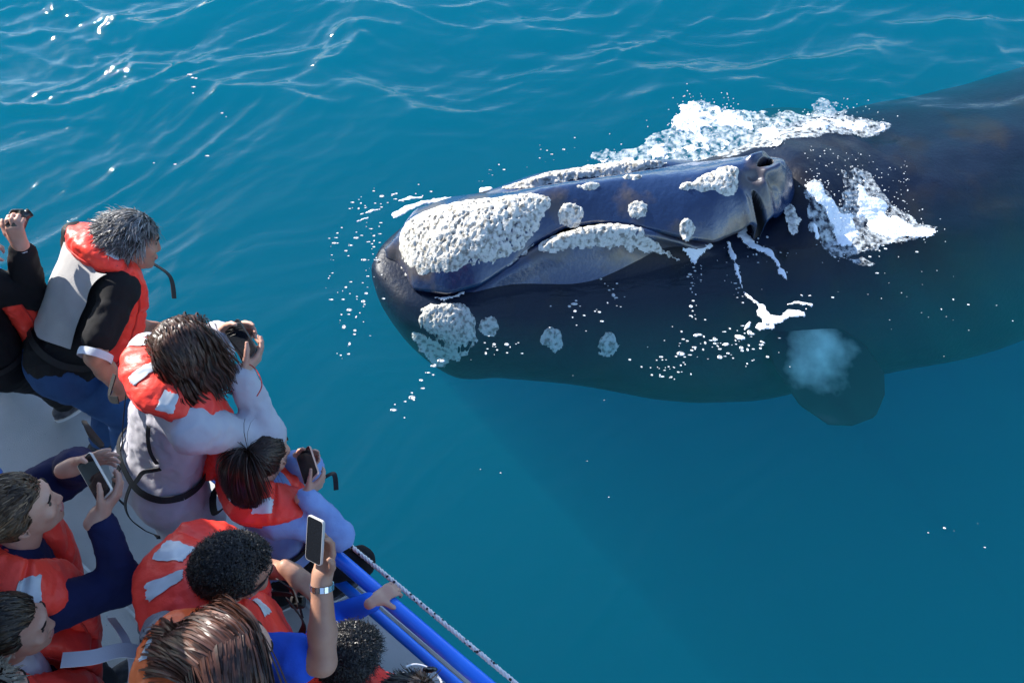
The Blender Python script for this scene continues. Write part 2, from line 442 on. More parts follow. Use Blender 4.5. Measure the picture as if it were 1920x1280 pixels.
# upper jaw: an arch between the two mouth lines, carrying the blowholes
near = np.array([at(*p) for p in [(742, 500, .02), (775, 538, .04), (840, 545, .09), (900, 530, .13), (960, 490, .19), (1000, 455, .235), (1060, 421, .285), (1120, 412, .305),
                                  (1200, 420, .305), (1280, 441, .26), (1340, 449, .19), (1400, 424, .18), (1462, 417, .17), (1504, 404, .14), (1526, 376, .12)]])
farl = np.array([at(*p) for p in [(738, 440, .04), (770, 395, .10), (850, 368, .19), (920, 362, .225), (1080, 345, .26), (1210, 320, .28), (1290, 306, .28), (1380, 296, .27), (1440, 290, .22), (1490, 300, .16), (1524, 350, .12)]])
x0, x1 = -0.90, 2.06
NX, NV = 480, 170
xs = x0 + (x1 - x0) * np.linspace(0, 1, NX)
def edge(P, xs):
    P = P[np.argsort(P[:, 0])]
    y = np.interp(xs, P[:, 0], P[:, 1]); z = np.interp(xs, P[:, 0], P[:, 2])
    ker = np.hanning(19); ker /= ker.sum()
    pad = lambda a: np.convolve(np.pad(a, 9, mode='edge'), ker, 'valid')
    return pad(y), pad(z)
yn, zn = edge(near, xs); yf, zf = edge(farl, xs)
tipf = np.sqrt(np.clip((xs - x0) / 0.22, 0, 1)); endf = np.sqrt(np.clip((x1 - xs) / 0.34, 0, 1))
mid0 = (yn + yf) / 2; hw_ = (yf - yn) / 2 * np.minimum(tipf, 0.12 + 0.88 * endf)
yn, yf = mid0 - hw_, mid0 + hw_
crest = np.interp(xs, [-.9, -.75, -.5, -.2, .2, .7, 1.2, 1.5, 1.75, 1.92, 2.0, 2.06], [.04, .20, .33, .40, .43, .44, .46, .48, .47, .40, .30, .14])
vv = np.linspace(-1, 1, NV)
XR = xs[:, None] * np.ones(NV); YR = mid0[:, None] + hw_[:, None] * vv
base = zn[:, None] * (1 - vv) / 2 + zf[:, None] * (1 + vv) / 2
peak = 0.12                                       # the ridge lies a little towards the far side
vs_ = np.where(vv < peak, (vv - peak) / (1 + peak), (vv - peak) / (1 - peak))
ZR = base + (crest[:, None] - base) * (1 - np.abs(vs_)[None, :] ** 1.75)
def slit(x, y, a, b, w):
    """coordinates along and across a slit from a to b"""
    a = np.array(a); b = np.array(b); L = np.linalg.norm(b - a); u = (b - a) / L
    s_ = ((x - a[0]) * u[0] + (y - a[1]) * u[1]) / L; d_ = (-(x - a[0]) * u[1] + (y - a[1]) * u[0]) / w
    return s_, d_
SL = [(at(1416, 342, .46)[:2], at(1466, 390, .42)[:2], 0.052), (at(1420, 312, .46)[:2], at(1448, 299, .44)[:2], 0.046)]
hole_mask = np.zeros_like(XR)
for a_, b_, w_ in SL:
    s_, d_ = slit(XR, YR, a_, b_, w_)
    env = sstep(-0.35, 0.15, s_) * sstep(1.3, 0.9, s_)
    rim = np.exp(-((np.abs(d_) - 1.7) / 0.75) ** 2) * env
    prof = np.sqrt(np.clip(1 - (2 * s_ - 1) ** 2, 0, 1)) * (0.55 + 0.45 * s_)
    inside = sstep(1.05, 0.6, np.abs(d_) / np.maximum(prof, 1e-3)) * (prof > 0.02)
    ZR += 0.045 * rim - 0.17 * inside
    hole_mask = np.maximum(hole_mask, inside)
# groove between the two blowholes, raised rear rim
g0, g1 = at(1400, 325, .46), at(1500, 330, .45)
s_, d_ = slit(XR, YR, g0[:2], g1[:2], 0.03)
ZR -= 0.035 * np.exp(-d_ ** 2) * sstep(-.1, .2, s_) * sstep(1.1, .8, s_)
ZR += 0.02 * np.exp(-((XR - 1.90) / .06) ** 2) * (1 - np.abs(vv)[None, :] ** 2)
ZR += 0.008 * fbm(XR * 4, YR * 4, seed=9) + 0.003 * fbm(XR * 14, YR * 14, seed=10)
ros_top = np.stack([XR, YR, ZR], -1)
# rounded edge and underside
rows = []
for side_, e in ((-1, 0), (1, NV - 1)):
    p = ros_top[:, e]
    q1 = p + np.array([0, side_ * 0.012, -0.02]); q2 = p + np.array([0, -side_ * 0.02, -0.06]); q3 = p + np.array([0, -side_ * 0.12, -0.12])
    rows.append([q1, q2, q3])
full = np.concatenate([np.stack(rows[0][::-1], 1), ros_top, np.stack(rows[1], 1)], 1)
fm = np.zeros((NX - 1, NV + 5), int)
fm[:, 3:3 + NV - 1] = (hole_mask[:-1, :-1] > 0.45)
upper = mesh('upper_jaw', full.reshape(-1, 3), grid_faces(NX, NV + 6), m_skin_blue_shade, whale, mats=[m_skin_blue_shade, m_hole_shade], fmat=fm.ravel())


def ros_z(x, y):
    i_ = np.clip((x - x0) / (x1 - x0) * (NX - 1), 0, NX - 1.001); i0 = i_.astype(int); f = i_ - i0
    m_ = mid0[i0] * (1 - f) + mid0[i0 + 1] * f; h_ = hw_[i0] * (1 - f) + hw_[i0 + 1] * f
    j_ = np.clip(((y - m_) / np.maximum(h_, 1e-3) + 1) / 2 * (NV - 1), 0, NV - 1.001); j0 = j_.astype(int); g = j_ - j0
    Z = ZR
    return (Z[i0, j0] * (1 - f) * (1 - g) + Z[i0 + 1, j0] * f * (1 - g) + Z[i0, j0 + 1] * (1 - f) * g + Z[i0 + 1, j0 + 1] * f * g)


def callosity(poly, zfun, hgt, step=0.0065, seed=0, parent=whale, edge_w=0.05, pits=1.0, zoff=0.0, blur=None):
    """rough raised patch over a plan outline, following the surface below"""
    poly = np.asarray(poly)[:, :2]; blur = (zfun is body_top) if blur is None else blur
    P = catmull(poly, 160, closed=True)
    lo, hi = P.min(0) - .03, P.max(0) + .03
    gx_ = np.arange(lo[0], hi[0], step); gy_ = np.arange(lo[1], hi[1], step)
    A, B = np.meshgrid(gx_, gy_, indexing='ij')
    # signed distance to the outline
    d = np.full(A.shape, 9.0); ins = np.zeros(A.shape, bool)
    for a_, b_ in zip(P, np.roll(P, -1, 0)):
        ab = b_ - a_; t_ = np.clip(((A - a_[0]) * ab[0] + (B - a_[1]) * ab[1]) / (ab @ ab + 1e-12), 0, 1)
        d = np.minimum(d, np.hypot(A - a_[0] - t_ * ab[0], B - a_[1] - t_ * ab[1]))
        c_ = ((a_[1] > B) != (b_[1] > B)) & (A < (b_[0] - a_[0]) * (B - a_[1]) / (b_[1] - a_[1] + 1e-12) + a_[0])
        ins ^= c_
    d = np.where(ins, d, -d) + 0.030 * fbm(A * 16, B * 16, seed=seed + 1, oct=5, gain=.65)
    keep = d > -0.012
    m_ = sstep(-0.012, edge_w, d)
    wa = A + .02 * fbm(A * 20, B * 20, seed=seed + 11, oct=2); wb = B + .02 * fbm(A * 20 + 5, B * 20, seed=seed + 12, oct=2)
    w1 = worley(wa * 58, wb * 58, seed); w2 = worley(wa * 24, wb * 24, seed + 3)
    z = hgt * m_ * (0.75 + 0.5 * fbm(A * 5, B * 5, seed=seed + 7)) + m_ * pits * (0.008 * (0.5 - w1) * (1 + 1.2 * fbm(A * 6, B * 6, seed=seed + 13)) - 0.016 * sstep(.30, .12, w2) + 0.008 * fbm(A * 40, B * 40, seed=seed + 8))
    idx = -np.ones(A.shape, int); idx[keep] = np.arange(keep.sum())
    zb = zfun(A[keep], B[keep])
    G = np.zeros(A.shape); G[keep] = zb; Wt = keep.astype(float)
    for _ in range(10 if blur else 0):
        num = sum(np.roll(G * Wt, sft, ax) for sft in (-2, -1, 0, 1, 2) for ax in (0, 1)); den = sum(np.roll(Wt, sft, ax) for sft in (-2, -1, 0, 1, 2) for ax in (0, 1))
        G = np.where(keep, num / np.maximum(den, 1e-6), 0)
    zb = np.where(blur, G[keep], zb)
    Vc = np.stack([A[keep], B[keep], zb + z[keep] - 0.006 + zoff], -1)
    q = np.stack([idx[:-1, :-1], idx[1:, :-1], idx[1:, 1:], idx[:-1, 1:]], -1).reshape(-1, 4)
    q = q[(q >= 0).all(1)]
    return mesh('callosity', Vc, q, m_call, parent)


pp = lambda pts: np.array([at(*p) for p in pts])
# bonnet on the snout
callosity(pp([(745, 455, .2), (752, 415, .22), (785, 388, .25), (850, 376, .28), (930, 370, .33), (1000, 366, .38), (1038, 374, .42), (1020, 400, .42), (1000, 430, .38), (965, 468, .30), (915, 497, .22), (850, 515, .16), (795, 518, .12), (760, 495, .12)]),
          ros_z, 0.036, seed=1, parent=upper, edge_w=.09)
# small round patches along the jaw, patch in front of the blowholes, rear rim
def oval(px_, py_, z, rx, ry, rot=0):
    c = at(px_, py_, z); a = np.linspace(0, 2 * math.pi, 14, endpoint=False)
    x_ = rx * np.cos(a); y_ = ry * np.sin(a); r = math.radians(rot)
    return np.stack([c[0] + x_ * math.cos(r) - y_ * math.sin(r), c[1] + x_ * math.sin(r) + y_ * math.cos(r)], -1)
for k_, (a_, b_, z_, rx_, ry_, ro_) in enumerate([(1070, 385, .43, .088, .062, 5), (1197, 378, .44, .072, .055, 0), (1293, 409, .40, .060, .055, -10), (1104, 351, .42, .078, .035, 5), (1186, 335, .42, .060, .028, 5)]):
    callosity(oval(a_, b_, z_, rx_, ry_, ro_), ros_z, 0.035, seed=20 + k_, parent=upper, edge_w=0.03, pits=0.6)
callosity(pp([(1275, 350, .46), (1310, 334, .46), (1350, 318, .46), (1380, 318, .46), (1388, 338, .46), (1378, 355, .46), (1335, 352, .46)]), ros_z, 0.035, seed=30, parent=upper, edge_w=0.03, pits=0.7)
callosity(pp([(1488, 340, .42), (1503, 338, .42), (1514, 360, .4), (1512, 385, .38), (1500, 392, .38), (1494, 365, .4)]), ros_z, 0.018, seed=31, parent=upper, edge_w=0.03, pits=0.5)
# lips of the lower jaw
callosity(pp([(1012, 480, .16), (1032, 447, .24), (1075, 427, .28), (1120, 422, .29), (1180, 428, .29), (1240, 445, .24), (1275, 466, .16), (1245, 474, .12), (1190, 474, .14), (1130, 480, .12), (1075, 488, .10), (1030, 494, .10)]),
          body_top, 0.03, seed=40, edge_w=0.04, pits=0.8, zoff=.024)
callosity(pp([(945, 350, .20), (1000, 334, .24), (1060, 320, .26), (1130, 309, .27), (1200, 306, .26), (1250, 308, .24), (1215, 318, .26), (1150, 326, .28), (1080, 336, .27), (1000, 347, .25)]),
          body_top, 0.035, seed=41, edge_w=0.04, pits=0.8, zoff=.016)
# chin, at the water line and below
callosity(pp([(775, 600, -.06), (800, 575, -.05), (850, 572, -.05), (888, 590, -.08), (893, 622, -.12), (860, 646, -.16), (810, 640, -.14), (780, 625, -.1)]), body_top, 0.05, seed=50, edge_w=0.05)
for k_, (a_, b_, z_, rx_) in enumerate([(915, 611, -.14, .07), (1034, 641, -.30, .072), (1138, 655, -.4, .075)]):
    callosity(oval(a_, b_, z_, rx_, rx_ * .75), body_top, 0.04, seed=60 + k_, edge_w=0.03, pits=0.6)

# flippers and flukes
def paddle(root, tip, wide, th, name, mat, bend=(0, 0, 0), mats=None, fm=None):
    root = np.array(root); tip = np.array(tip); ax_ = tip - root; L = np.linalg.norm(ax_); ax_ /= L
    wv = np.array(wide, float); wv -= ax_ * (wv @ ax_); W0 = np.linalg.norm(wv); wv /= W0; nv_ = np.cross(ax_, wv)
    t = np.linspace(0, 1, 40); half = W0 * np.interp(t, [0, .15, .4, .65, .85, .95, 1], [.42, .5, .85, 1, .85, .5, .06])
    thick = th * np.interp(t, [0, .3, .8, 1], [1, .8, .35, .1])
    a = np.linspace(0, 2 * math.pi, 28, endpoint=False)
    cen = root + ax_ * (L * t)[:, None] + np.array(bend) * (t ** 2)[:, None]
    Vp = cen[:, None] + wv * (half[:, None] * np.cos(a))[..., None] + nv_ * (thick[:, None] * np.sin(a))[..., None]
    Vp = Vp.reshape(-1, 3)
    Fp = [grid_faces(40, 28, cv=True), np.array([list(range(28))])[:, ::-1], np.array([[39 * 28 + q for q in range(28)]])]
    return mesh(name, Vp, Fp, mat, whale)
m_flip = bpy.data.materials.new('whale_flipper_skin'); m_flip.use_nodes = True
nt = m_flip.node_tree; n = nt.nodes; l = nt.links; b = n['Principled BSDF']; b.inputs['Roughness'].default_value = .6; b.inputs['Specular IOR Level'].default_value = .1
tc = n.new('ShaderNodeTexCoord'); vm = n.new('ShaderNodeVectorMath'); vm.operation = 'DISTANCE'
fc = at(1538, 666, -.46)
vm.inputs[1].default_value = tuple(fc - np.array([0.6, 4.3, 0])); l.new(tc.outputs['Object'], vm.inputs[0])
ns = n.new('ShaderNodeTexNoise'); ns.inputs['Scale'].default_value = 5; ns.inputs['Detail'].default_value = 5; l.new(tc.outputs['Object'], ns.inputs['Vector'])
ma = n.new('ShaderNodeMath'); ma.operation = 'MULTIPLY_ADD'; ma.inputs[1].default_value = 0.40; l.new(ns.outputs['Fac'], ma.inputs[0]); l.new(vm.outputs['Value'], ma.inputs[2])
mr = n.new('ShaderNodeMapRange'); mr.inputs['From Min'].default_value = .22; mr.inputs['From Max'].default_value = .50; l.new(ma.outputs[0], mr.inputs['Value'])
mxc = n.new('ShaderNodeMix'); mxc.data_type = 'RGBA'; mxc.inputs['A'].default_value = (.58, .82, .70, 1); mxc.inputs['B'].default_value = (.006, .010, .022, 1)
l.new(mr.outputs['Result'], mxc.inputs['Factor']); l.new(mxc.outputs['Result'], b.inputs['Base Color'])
paddle(at(1425, 565, -.38), at(1640, 780, -.62), np.array([.28, .24, .02]), .055, 'flipper', m_flip, bend=(0, 0, 0.0))
paddle((2.4, 5.9, -.9), (3.1, 7.3, -1.5), (.45, -.2, .05), .12, 'flipper', m_skin)
paddle((12.6, 9.3, -.95), (13.7, 11.5, -1.0), (.5, -.25, 0), .08, 'fluke', m_skin, bend=(.5, 0, 0))
paddle((12.6, 9.5, -.95), (14.9, 8.5, -1.0), (.25, .5, 0), .08, 'fluke', m_skin, bend=(0, .5, 0))
# ------------------------------------------------------------------ foam and spray
m_foam = pmat('foam_white', (0.86, 0.88, 0.90), 0.55, 0.4, bump=0.5, bscale=70, bdist=0.01)
RNG = np.random.default_rng(7)


def poly_sdf(P, A, B):
    d = np.full(A.shape, 9.0); ins = np.zeros(A.shape, bool)
    for a_, b_ in zip(P, np.roll(P, -1, 0)):
        ab = b_ - a_; t_ = np.clip(((A - a_[0]) * ab[0] + (B - a_[1]) * ab[1]) / (ab @ ab + 1e-12), 0, 1)
        d = np.minimum(d, np.hypot(A - a_[0] - t_ * ab[0], B - a_[1] - t_ * ab[1]))
        ins ^= ((a_[1] > B) != (b_[1] > B)) & (A < (b_[0] - a_[0]) * (B - a_[1]) / (b_[1] - a_[1] + 1e-12) + a_[0])
    return np.where(ins, d, -d)


def line_sdf(P, R, A, B):
    """R minus distance to a polyline with a radius per point"""
    best = np.full(A.shape, -9.0)
    for a_, b_, ra, rb in zip(P[:-1], P[1:], R[:-1], R[1:]):
        ab = b_ - a_; t_ = np.clip(((A - a_[0]) * ab[0] + (B - a_[1]) * ab[1]) / (ab @ ab + 1e-12), 0, 1)
        best = np.maximum(best, ra + (rb - ra) * t_ - np.hypot(A - a_[0] - t_ * ab[0], B - a_[1] - t_ * ab[1]))
    return best


def surf_z(x, y):
    """what the foam lies on: the sea, or the whale where it stands clear of it"""
    w = water_h(x, y)
    near = (x > -1.2) & (x < 3.4) & (y > 3.3) & (y < 5.6)
    z = w.copy()
    if near.any():
        bz = body_top(x[near], y[near])
        z[near] = np.maximum(z[near], np.minimum(bz, 0.3))
    return z


def foam_sheet(field, lo, hi, name, label, step=0.0065, hgt=0.022, drops=0, spread=0.1, up=0.15, mat=None):
    gx_ = np.arange(lo[0], hi[0], step); gy_ = np.arange(lo[1], hi[1], step)
    A, B = np.meshgrid(gx_, gy_, indexing='ij')
    f = field(A, B)
    keep = f > 0
    idx = -np.ones(A.shape, int); idx[keep] = np.arange(keep.sum())
    a_, b_ = A[keep], B[keep]; ff = f[keep]
    fluff = 0.5 + 0.5 * fbm(a_ * 16, b_ * 16, seed=77, oct=4)
    z = surf_z(a_, b_) + 0.006 + hgt * np.clip(ff / 0.12, 0, 1) ** 0.5 * (0.25 + fluff)
    edge_ = np.clip(ff / 0.006, 0, 1); z -= 0.008 * (1 - edge_)
    q = np.stack([idx[:-1, :-1], idx[1:, :-1], idx[1:, 1:], idx[:-1, 1:]], -1).reshape(-1, 4)
    q = q[(q >= 0).all(1)]
    parts = [(np.stack([a_, b_, z], -1), [q])]
    if drops:
        pick = RNG.choice(len(a_), drops)
        ang = RNG.uniform(0, 2 * math.pi, drops); rr = np.abs(RNG.normal(0, spread, drops))
        dx = a_[pick] + rr * np.cos(ang); dy = b_[pick] + rr * np.sin(ang)
        dz = surf_z(dx, dy) + np.abs(RNG.normal(0, up, drops)) * RNG.uniform(0, 1, drops)
        for c_ in zip(dx, dy, dz):
            parts.append(ball(c_, np.array([RNG.uniform(.0015, .006), RNG.uniform(.0015, .006), RNG.uniform(.0015, .005)]), 6, 4))
    Vf, Ff = merge(parts)
    o = mesh(name, Vf, Ff, mat or m_foam, kind='stuff', origin=(*(np.array(lo) + hi) / 2, 0))
    return tag(o, label, 'foam')


P2 = lambda pts, z=0.0: np.array([at(a_, b_, z)[:2] for a_, b_ in pts])
polyA = P2([(1125, 300), (1190, 288), (1262, 250), (1290, 216), (1345, 205), (1400, 222), (1450, 228), (1490, 212), (1540, 205), (1600, 222), (1650, 240), (1610, 256), (1540, 258), (1480, 268), (1436, 290), (1330, 302), (1230, 308), (1150, 312)])
denseA = [(P2([(1290, 225), (1315, 260), (1330, 290)]), [.16, .14, .10]), (P2([(1320, 215), (1390, 222)]), [.08, .07]), (P2([(1390, 285), (1340, 275), (1400, 258)]), [.06, .05, .05]),
          (P2([(1450, 262), (1520, 250), (1600, 245)]), [.11, .10, .03]), (P2([(1160, 305), (1250, 300), (1320, 298)]), [.03, .06, .07]), (P2([(1432, 240), (1440, 285)]), [.05, .06])]
def fieldA(A, B):
    d = poly_sdf(polyA, A, B)
    n1 = fbm(A * 7, B * 7, seed=101, oct=5, gain=.6)
    n2 = 1 - np.abs(fbm(A * 6, B * 9, seed=102, oct=3)) * 2.2
    f = np.minimum(d, 0.10) * 0.5 + 0.12 * n1 + 0.06 * n2 - 0.08
    f = np.where(d < -0.05, -1, f)
    for P_, R_ in denseA:
        f = np.maximum(f, line_sdf(P_, R_, A, B) * 0.7 + 0.15 * n1 + 0.07 * n2 - 0.075)
    return f
m_film = pmat('foam_film', (0.80, 0.86, 0.88), 0.5, 0.4, bump=0.6, bscale=60, bdist=0.01)
nt = m_film.node_tree; n = nt.nodes; l = nt.links; tcf = n.new('ShaderNodeTexCoord'); nsf = n.new('ShaderNodeTexNoise'); nsf.inputs['Scale'].default_value = 26; nsf.inputs['Detail'].default_value = 6
l.new(tcf.outputs['Object'], nsf.inputs['Vector']); mrf = n.new('ShaderNodeMapRange'); mrf.inputs['From Min'].default_value = .36; mrf.inputs['From Max'].default_value = .72; mrf.inputs['To Max'].default_value = .75
l.new(nsf.outputs['Fac'], mrf.inputs['Value']); l.new(mrf.outputs['Result'], n['Principled BSDF'].inputs['Alpha'])
foam_sheet(fieldA, polyA.min(0) - .15, polyA.max(0) + .15, 'foam', 'white splash of foam along the far side of the whale head', drops=520, spread=.07, up=.13)
polyB = P2([(1515, 390), (1545, 386), (1572, 396), (1592, 356), (1618, 345), (1650, 375), (1690, 425), (1740, 430), (1690, 445), (1640, 452), (1610, 466), (1570, 455), (1540, 425)], 0.02)
denseB = [(P2([(1530, 392), (1575, 420), (1640, 428), (1680, 432)]), [.05, .14, .10, .03]), (P2([(1600, 365), (1600, 420)]), [.07, .14])]
def fieldB(A, B):
    d = poly_sdf(polyB, A, B)
    n1 = fbm(A * 5.5, B * 5.5, seed=111, oct=5)
    f = np.where(d < -0.06, -1, np.minimum(d, 0.1) * 0.5 + 0.11 * n1 - 0.01)
    for P_, R_ in denseB:
        f = np.maximum(f, line_sdf(P_, R_, A, B) * 0.7 + 0.15 * n1 - 0.04)
    return f
foam_sheet(fieldB, polyB.min(0) - .15, polyB.max(0) + .15, 'foam', 'white splash of foam on the near side behind the blowholes', drops=320, spread=.08, up=.10)
def fieldA2(A, B):
    d = poly_sdf(polyA, A, B); n1 = fbm(A * 6, B * 9, seed=141, oct=5)
    return np.where(d < -0.12, -1, np.minimum(d, .1) * .8 + .10 * n1 + .03)
foam_sheet(fieldA2, polyA.min(0) - .2, polyA.max(0) + .2, 'foam_film', 'thin see-through wash of bubbles under the splash beyond the head', hgt=.004, mat=m_film)
def fieldB2(A, B):
    d = poly_sdf(polyB, A, B); n1 = fbm(A * 6, B * 6, seed=142, oct=5)
    return np.where(d < -0.2, -1, np.minimum(d, .1) * .7 + .12 * n1 + .05)
foam_sheet(fieldB2, polyB.min(0) - .25, polyB.max(0) + .25, 'foam_film', 'thin see-through wash of bubbles round the splash behind the blowholes', hgt=.004, mat=m_film)
strands = [
 ([(1398, 425), (1390, 445), (1410, 458), (1440, 472), (1456, 490), (1466, 512), (1478, 530)], [.012, .03, .035, .03, .022, .03, .012]),
 ([(1366, 458), (1378, 490), (1385, 520), (1392, 545), (1410, 562), (1430, 580), (1440, 600)], [.02, .022, .02, .012, .016, .022, .05]),
 ([(1425, 585), (1442, 600), (1460, 600), (1482, 588), (1505, 590), (1512, 580)], [.03, .055, .035, .035, .026, .01]),
 ([(1425, 612), (1450, 614)], [.03, .025]),
 ([(1268, 484), (1300, 484), (1330, 468)], [.006, .035, .018]), ([(1300, 486), (1303, 498)], [.04, .008]),
 ([(1485, 548), (1505, 555), (1520, 555)], [.008, .014, .008]), ([(1478, 571), (1500, 568), (1520, 572)], [.014, .016, .014]),
 ([(1405, 605), (1395, 622)], [.018, .012]), ([(1382, 630), (1392, 632)], [.02, .02]), ([(1345, 648), (1362, 645)], [.02, .022]), ([(1425, 638), (1430, 642)], [.016, .016]),
 ([(1240, 397), (1247, 412)], [.004, .004]), ([(1520, 440), (1530, 452)], [.012, .02]), ([(1438, 420), (1445, 435)], [.014, .006])]
ST2 = [(P2(a_), np.array(b_)) for a_, b_ in strands]
def fieldC(A, B):
    n1 = fbm(A * 18, B * 18, seed=121, oct=3)
    f = np.full(A.shape, -1.0)
    for P_, R_ in ST2:
        f = np.maximum(f, line_sdf(P_, R_, A, B) + 0.024 * n1 - .003)
    return f
loC = np.min([p.min(0) for p, r in ST2], 0) - .08; hiC = np.max([p.max(0) for p, r in ST2], 0) + .08
foam_sheet(fieldC, loC, hiC, 'foam', 'thin white trails of foam on the dark water beside the whale', hgt=.012)
# froth at the snout
sn = [([(742, 400), (765, 385), (800, 374), (850, 366)], [.035, .03, .025, .01]), ([(748, 372), (770, 368), (790, 366)], [.012, .02, .008]), ([(672, 398), (700, 390), (712, 388)], [.006, .012, .006]),
      ([(668, 410), (690, 404)], [.008, .01]), ([(905, 352), (918, 350)], [.03, .02]), ([(800, 552), (830, 556), (870, 549)], [.006, .014, .006])]
SN = [(P2(a_, .03), np.array(b_)) for a_, b_ in sn]
def fieldD(A, B):
    n1 = fbm(A * 22, B * 22, seed=131, oct=3); f = np.full(A.shape, -1.0)
    for P_, R_ in SN: f = np.maximum(f, line_sdf(P_, R_, A, B) + 0.014 * n1)
    return f
foam_sheet(fieldD, np.min([p.min(0) for p, r in SN], 0) - .06, np.max([p.max(0) for p, r in SN], 0) + .06, 'foam', 'froth and bubbles round the front of the whale snout', hgt=.015)
# loose bubbles
dots = []
def bead(px_, py_, n_, sx_, sy_, r0, r1):
    for _ in range(n_):
        p = at(px_ + RNG.normal(0, sx_), py_ + RNG.normal(0, sy_), 0.0); dots.append((p[0], p[1], RNG.uniform(r0, r1) * RNG.choice([.5, .7, 1.0])))
def beads(pts, n_, j, r0, r1):
    Q = catmull(pts, n_)
    for q_ in Q: bead(q_[0], q_[1], 1, j * 1.8, j * 1.8, r0 * .6, r1)
beads([(632, 440), (622, 520), (640, 600), (645, 680)], 26, 4, .006, .018); beads([(655, 540), (672, 580), (678, 630)], 14, 4, .005, .014)
beads([(820, 680), (810, 710), (780, 745), (740, 768)], 16, 4, .008, .02); beads([(640, 455), (690, 430), (700, 480)], 26, 9, .006, .016)
beads([(660, 390), (720, 375), (800, 362)], 30, 7, .006, .018); beads([(700, 440), (690, 500), (705, 560)], 24, 9, .006, .014)
beads([(1010, 290), (1080, 300), (1000, 306)], 14, 8, .005, .012); beads([(945, 318), (905, 342)], 8, 6, .006, .014)
beads([(1300, 505), (1298, 545), (1302, 600)], 22, 2.5, .007, .016); beads([(1312, 500), (1313, 520)], 6, 2, .007, .012); beads([(1378, 525), (1392, 560)], 10, 3, .006, .012)
beads([(1075, 575), (1080, 568)], 4, 4, .014, .03); beads([(1130, 530), (1150, 545), (1165, 575)], 14, 6, .006, .018); beads([(1285, 610), (1290, 650), (1270, 690)], 16, 9, .006, .016)
bead(1370, 650, 60, 50, 18, .006, .02); bead(1250, 690, 26, 26, 14, .006, .016); bead(1640, 460, 40, 45, 22, .005, .013); bead(1700, 440, 26, 25, 9, .006, .018)
bead(1400, 470, 40, 50, 30, .005, .012); bead(930, 655, 16, 30, 14, .006, .014); bead(1100, 600, 14, 45, 20, .005, .012); bead(1650, 560, 24, 90, 40, .004, .008)
bead(370, 165, 5, 6, 10, .012, .02); bead(420, 215, 3, 4, 4, .008, .012); bead(310, 310, 2, 14, 2, .01, .014); bead(389, 292, 1, 1, 1, .014, .015)
bead(1850, 580, 5, 40, 20, .005, .01); bead(1780, 1000, 5, 70, 30, .005, .008); bead(1000, 800, 6, 120, 80, .004, .007)
da = np.array(dots); dz = surf_z(da[:, 0], da[:, 1])
Vd, Fd = merge([ball((a_, b_, z_ + .002), np.array([r_ * RNG.uniform(.5, 1.5), r_ * RNG.uniform(.4, 1.1), r_ * .35]), 7, 4) for (a_, b_, r_), z_ in zip(da, dz)])
tag(mesh('bubbles', Vd, Fd, m_foam, kind='stuff', origin=(0, 4, 0)), 'scattered white bubbles floating round the whale', 'bubbles')
# water drops sitting on the wet nape
npx = [at(RNG.uniform(1500, 1720), RNG.uniform(285, 400), .08) for _ in range(150)]
na = np.array(npx); nzv = body_top(na[:, 0], na[:, 1]); ok_ = nzv > -0.06
Vd, Fd = merge([ball((a_[0], a_[1], max(z_, 0.0) + .003), RNG.uniform(.002, .0055), 6, 4, .6) for a_, z_ in zip(na[ok_], nzv[ok_])])
tag(mesh('water_drops', Vd, Fd, m_foam, kind='stuff', origin=(2.4, 4.6, 0)), 'glinting water drops on the wet back of the whale', 'water drops')
# ------------------------------------------------------------------ boat
DECK = 0.90; RAILZ = 1.75; LOWZ = 1.36
RA = at(380, 835, RAILZ); RB = at(900, 1270, RAILZ)
RD = (RB - RA)[:2]; RD /= np.linalg.norm(RD); RO = np.array([-RD[1], RD[0]])
def bp_(along, out, z):
    """boat coordinates: metres along the rail (towards the stern), outboard, height"""
    return np.array([RA[0] + RD[0] * along + RO[0] * out, RA[1] + RD[1] * along + RO[1] * out, z])
m_deck = pmat('deck_paint', (0.50, 0.49, 0.46), 0.75, 0.3, col2=(0.40, 0.40, 0.38), nscale=3.0, bump=0.5, bscale=220, bdist=0.003)
nt = m_deck.node_tree; n = nt.nodes; l = nt.links
b = n['Principled BSDF']; tc = n['Texture Coordinate'] if 'Texture Coordinate' in n else n.new('ShaderNodeTexCoord')
vo = n.new('ShaderNodeTexVoronoi'); vo.inputs['Scale'].default_value = 34
l.new(tc.outputs['Object'], vo.inputs['Vector'])
mr = n.new('ShaderNodeMapRange'); mr.inputs['From Min'].default_value = 0.05; mr.inputs['From Max'].default_value = 0.09; l.new(vo.outputs['Distance'], mr.inputs['Value'])
nw = n.new('ShaderNodeTexWhiteNoise'); l.new(vo.outputs['Color'], nw.inputs['Vector'])
gt = n.new('ShaderNodeMath'); gt.operation = 'GREATER_THAN'; gt.inputs[1].default_value = 0.28; l.new(nw.outputs['Value'], gt.inputs[0])
mxm = n.new('ShaderNodeMath'); mxm.operation = 'MAXIMUM'; l.new(gt.outputs[0], mxm.inputs[0]); l.new(mr.outputs['Result'], mxm.inputs[1])
old = b.inputs['Base Color'].links[0].from_socket
mc = n.new('ShaderNodeMix'); mc.data_type = 'RGBA'; mc.inputs['A'].default_value = (0.12, 0.13, 0.14, 1)
l.new(mxm.outputs[0], mc.inputs['Factor']); l.new(old, mc.inputs['B']); l.new(mc.outputs['Result'], b.inputs['Base Color'])
m_hull = pmat('hull_paint', (0.62, 0.64, 0.65), 0.35, 0.5, col2=(0.55, 0.57, 0.58), nscale=2)
m_blue = pmat('blue_enamel', (0.010, 0.15, 0.80), 0.28, 0.5, col2=(0.015, 0.20, 0.85), nscale=5, rough2=0.42, coat=0.3, bump=0.15, bscale=25, bdist=0.004)
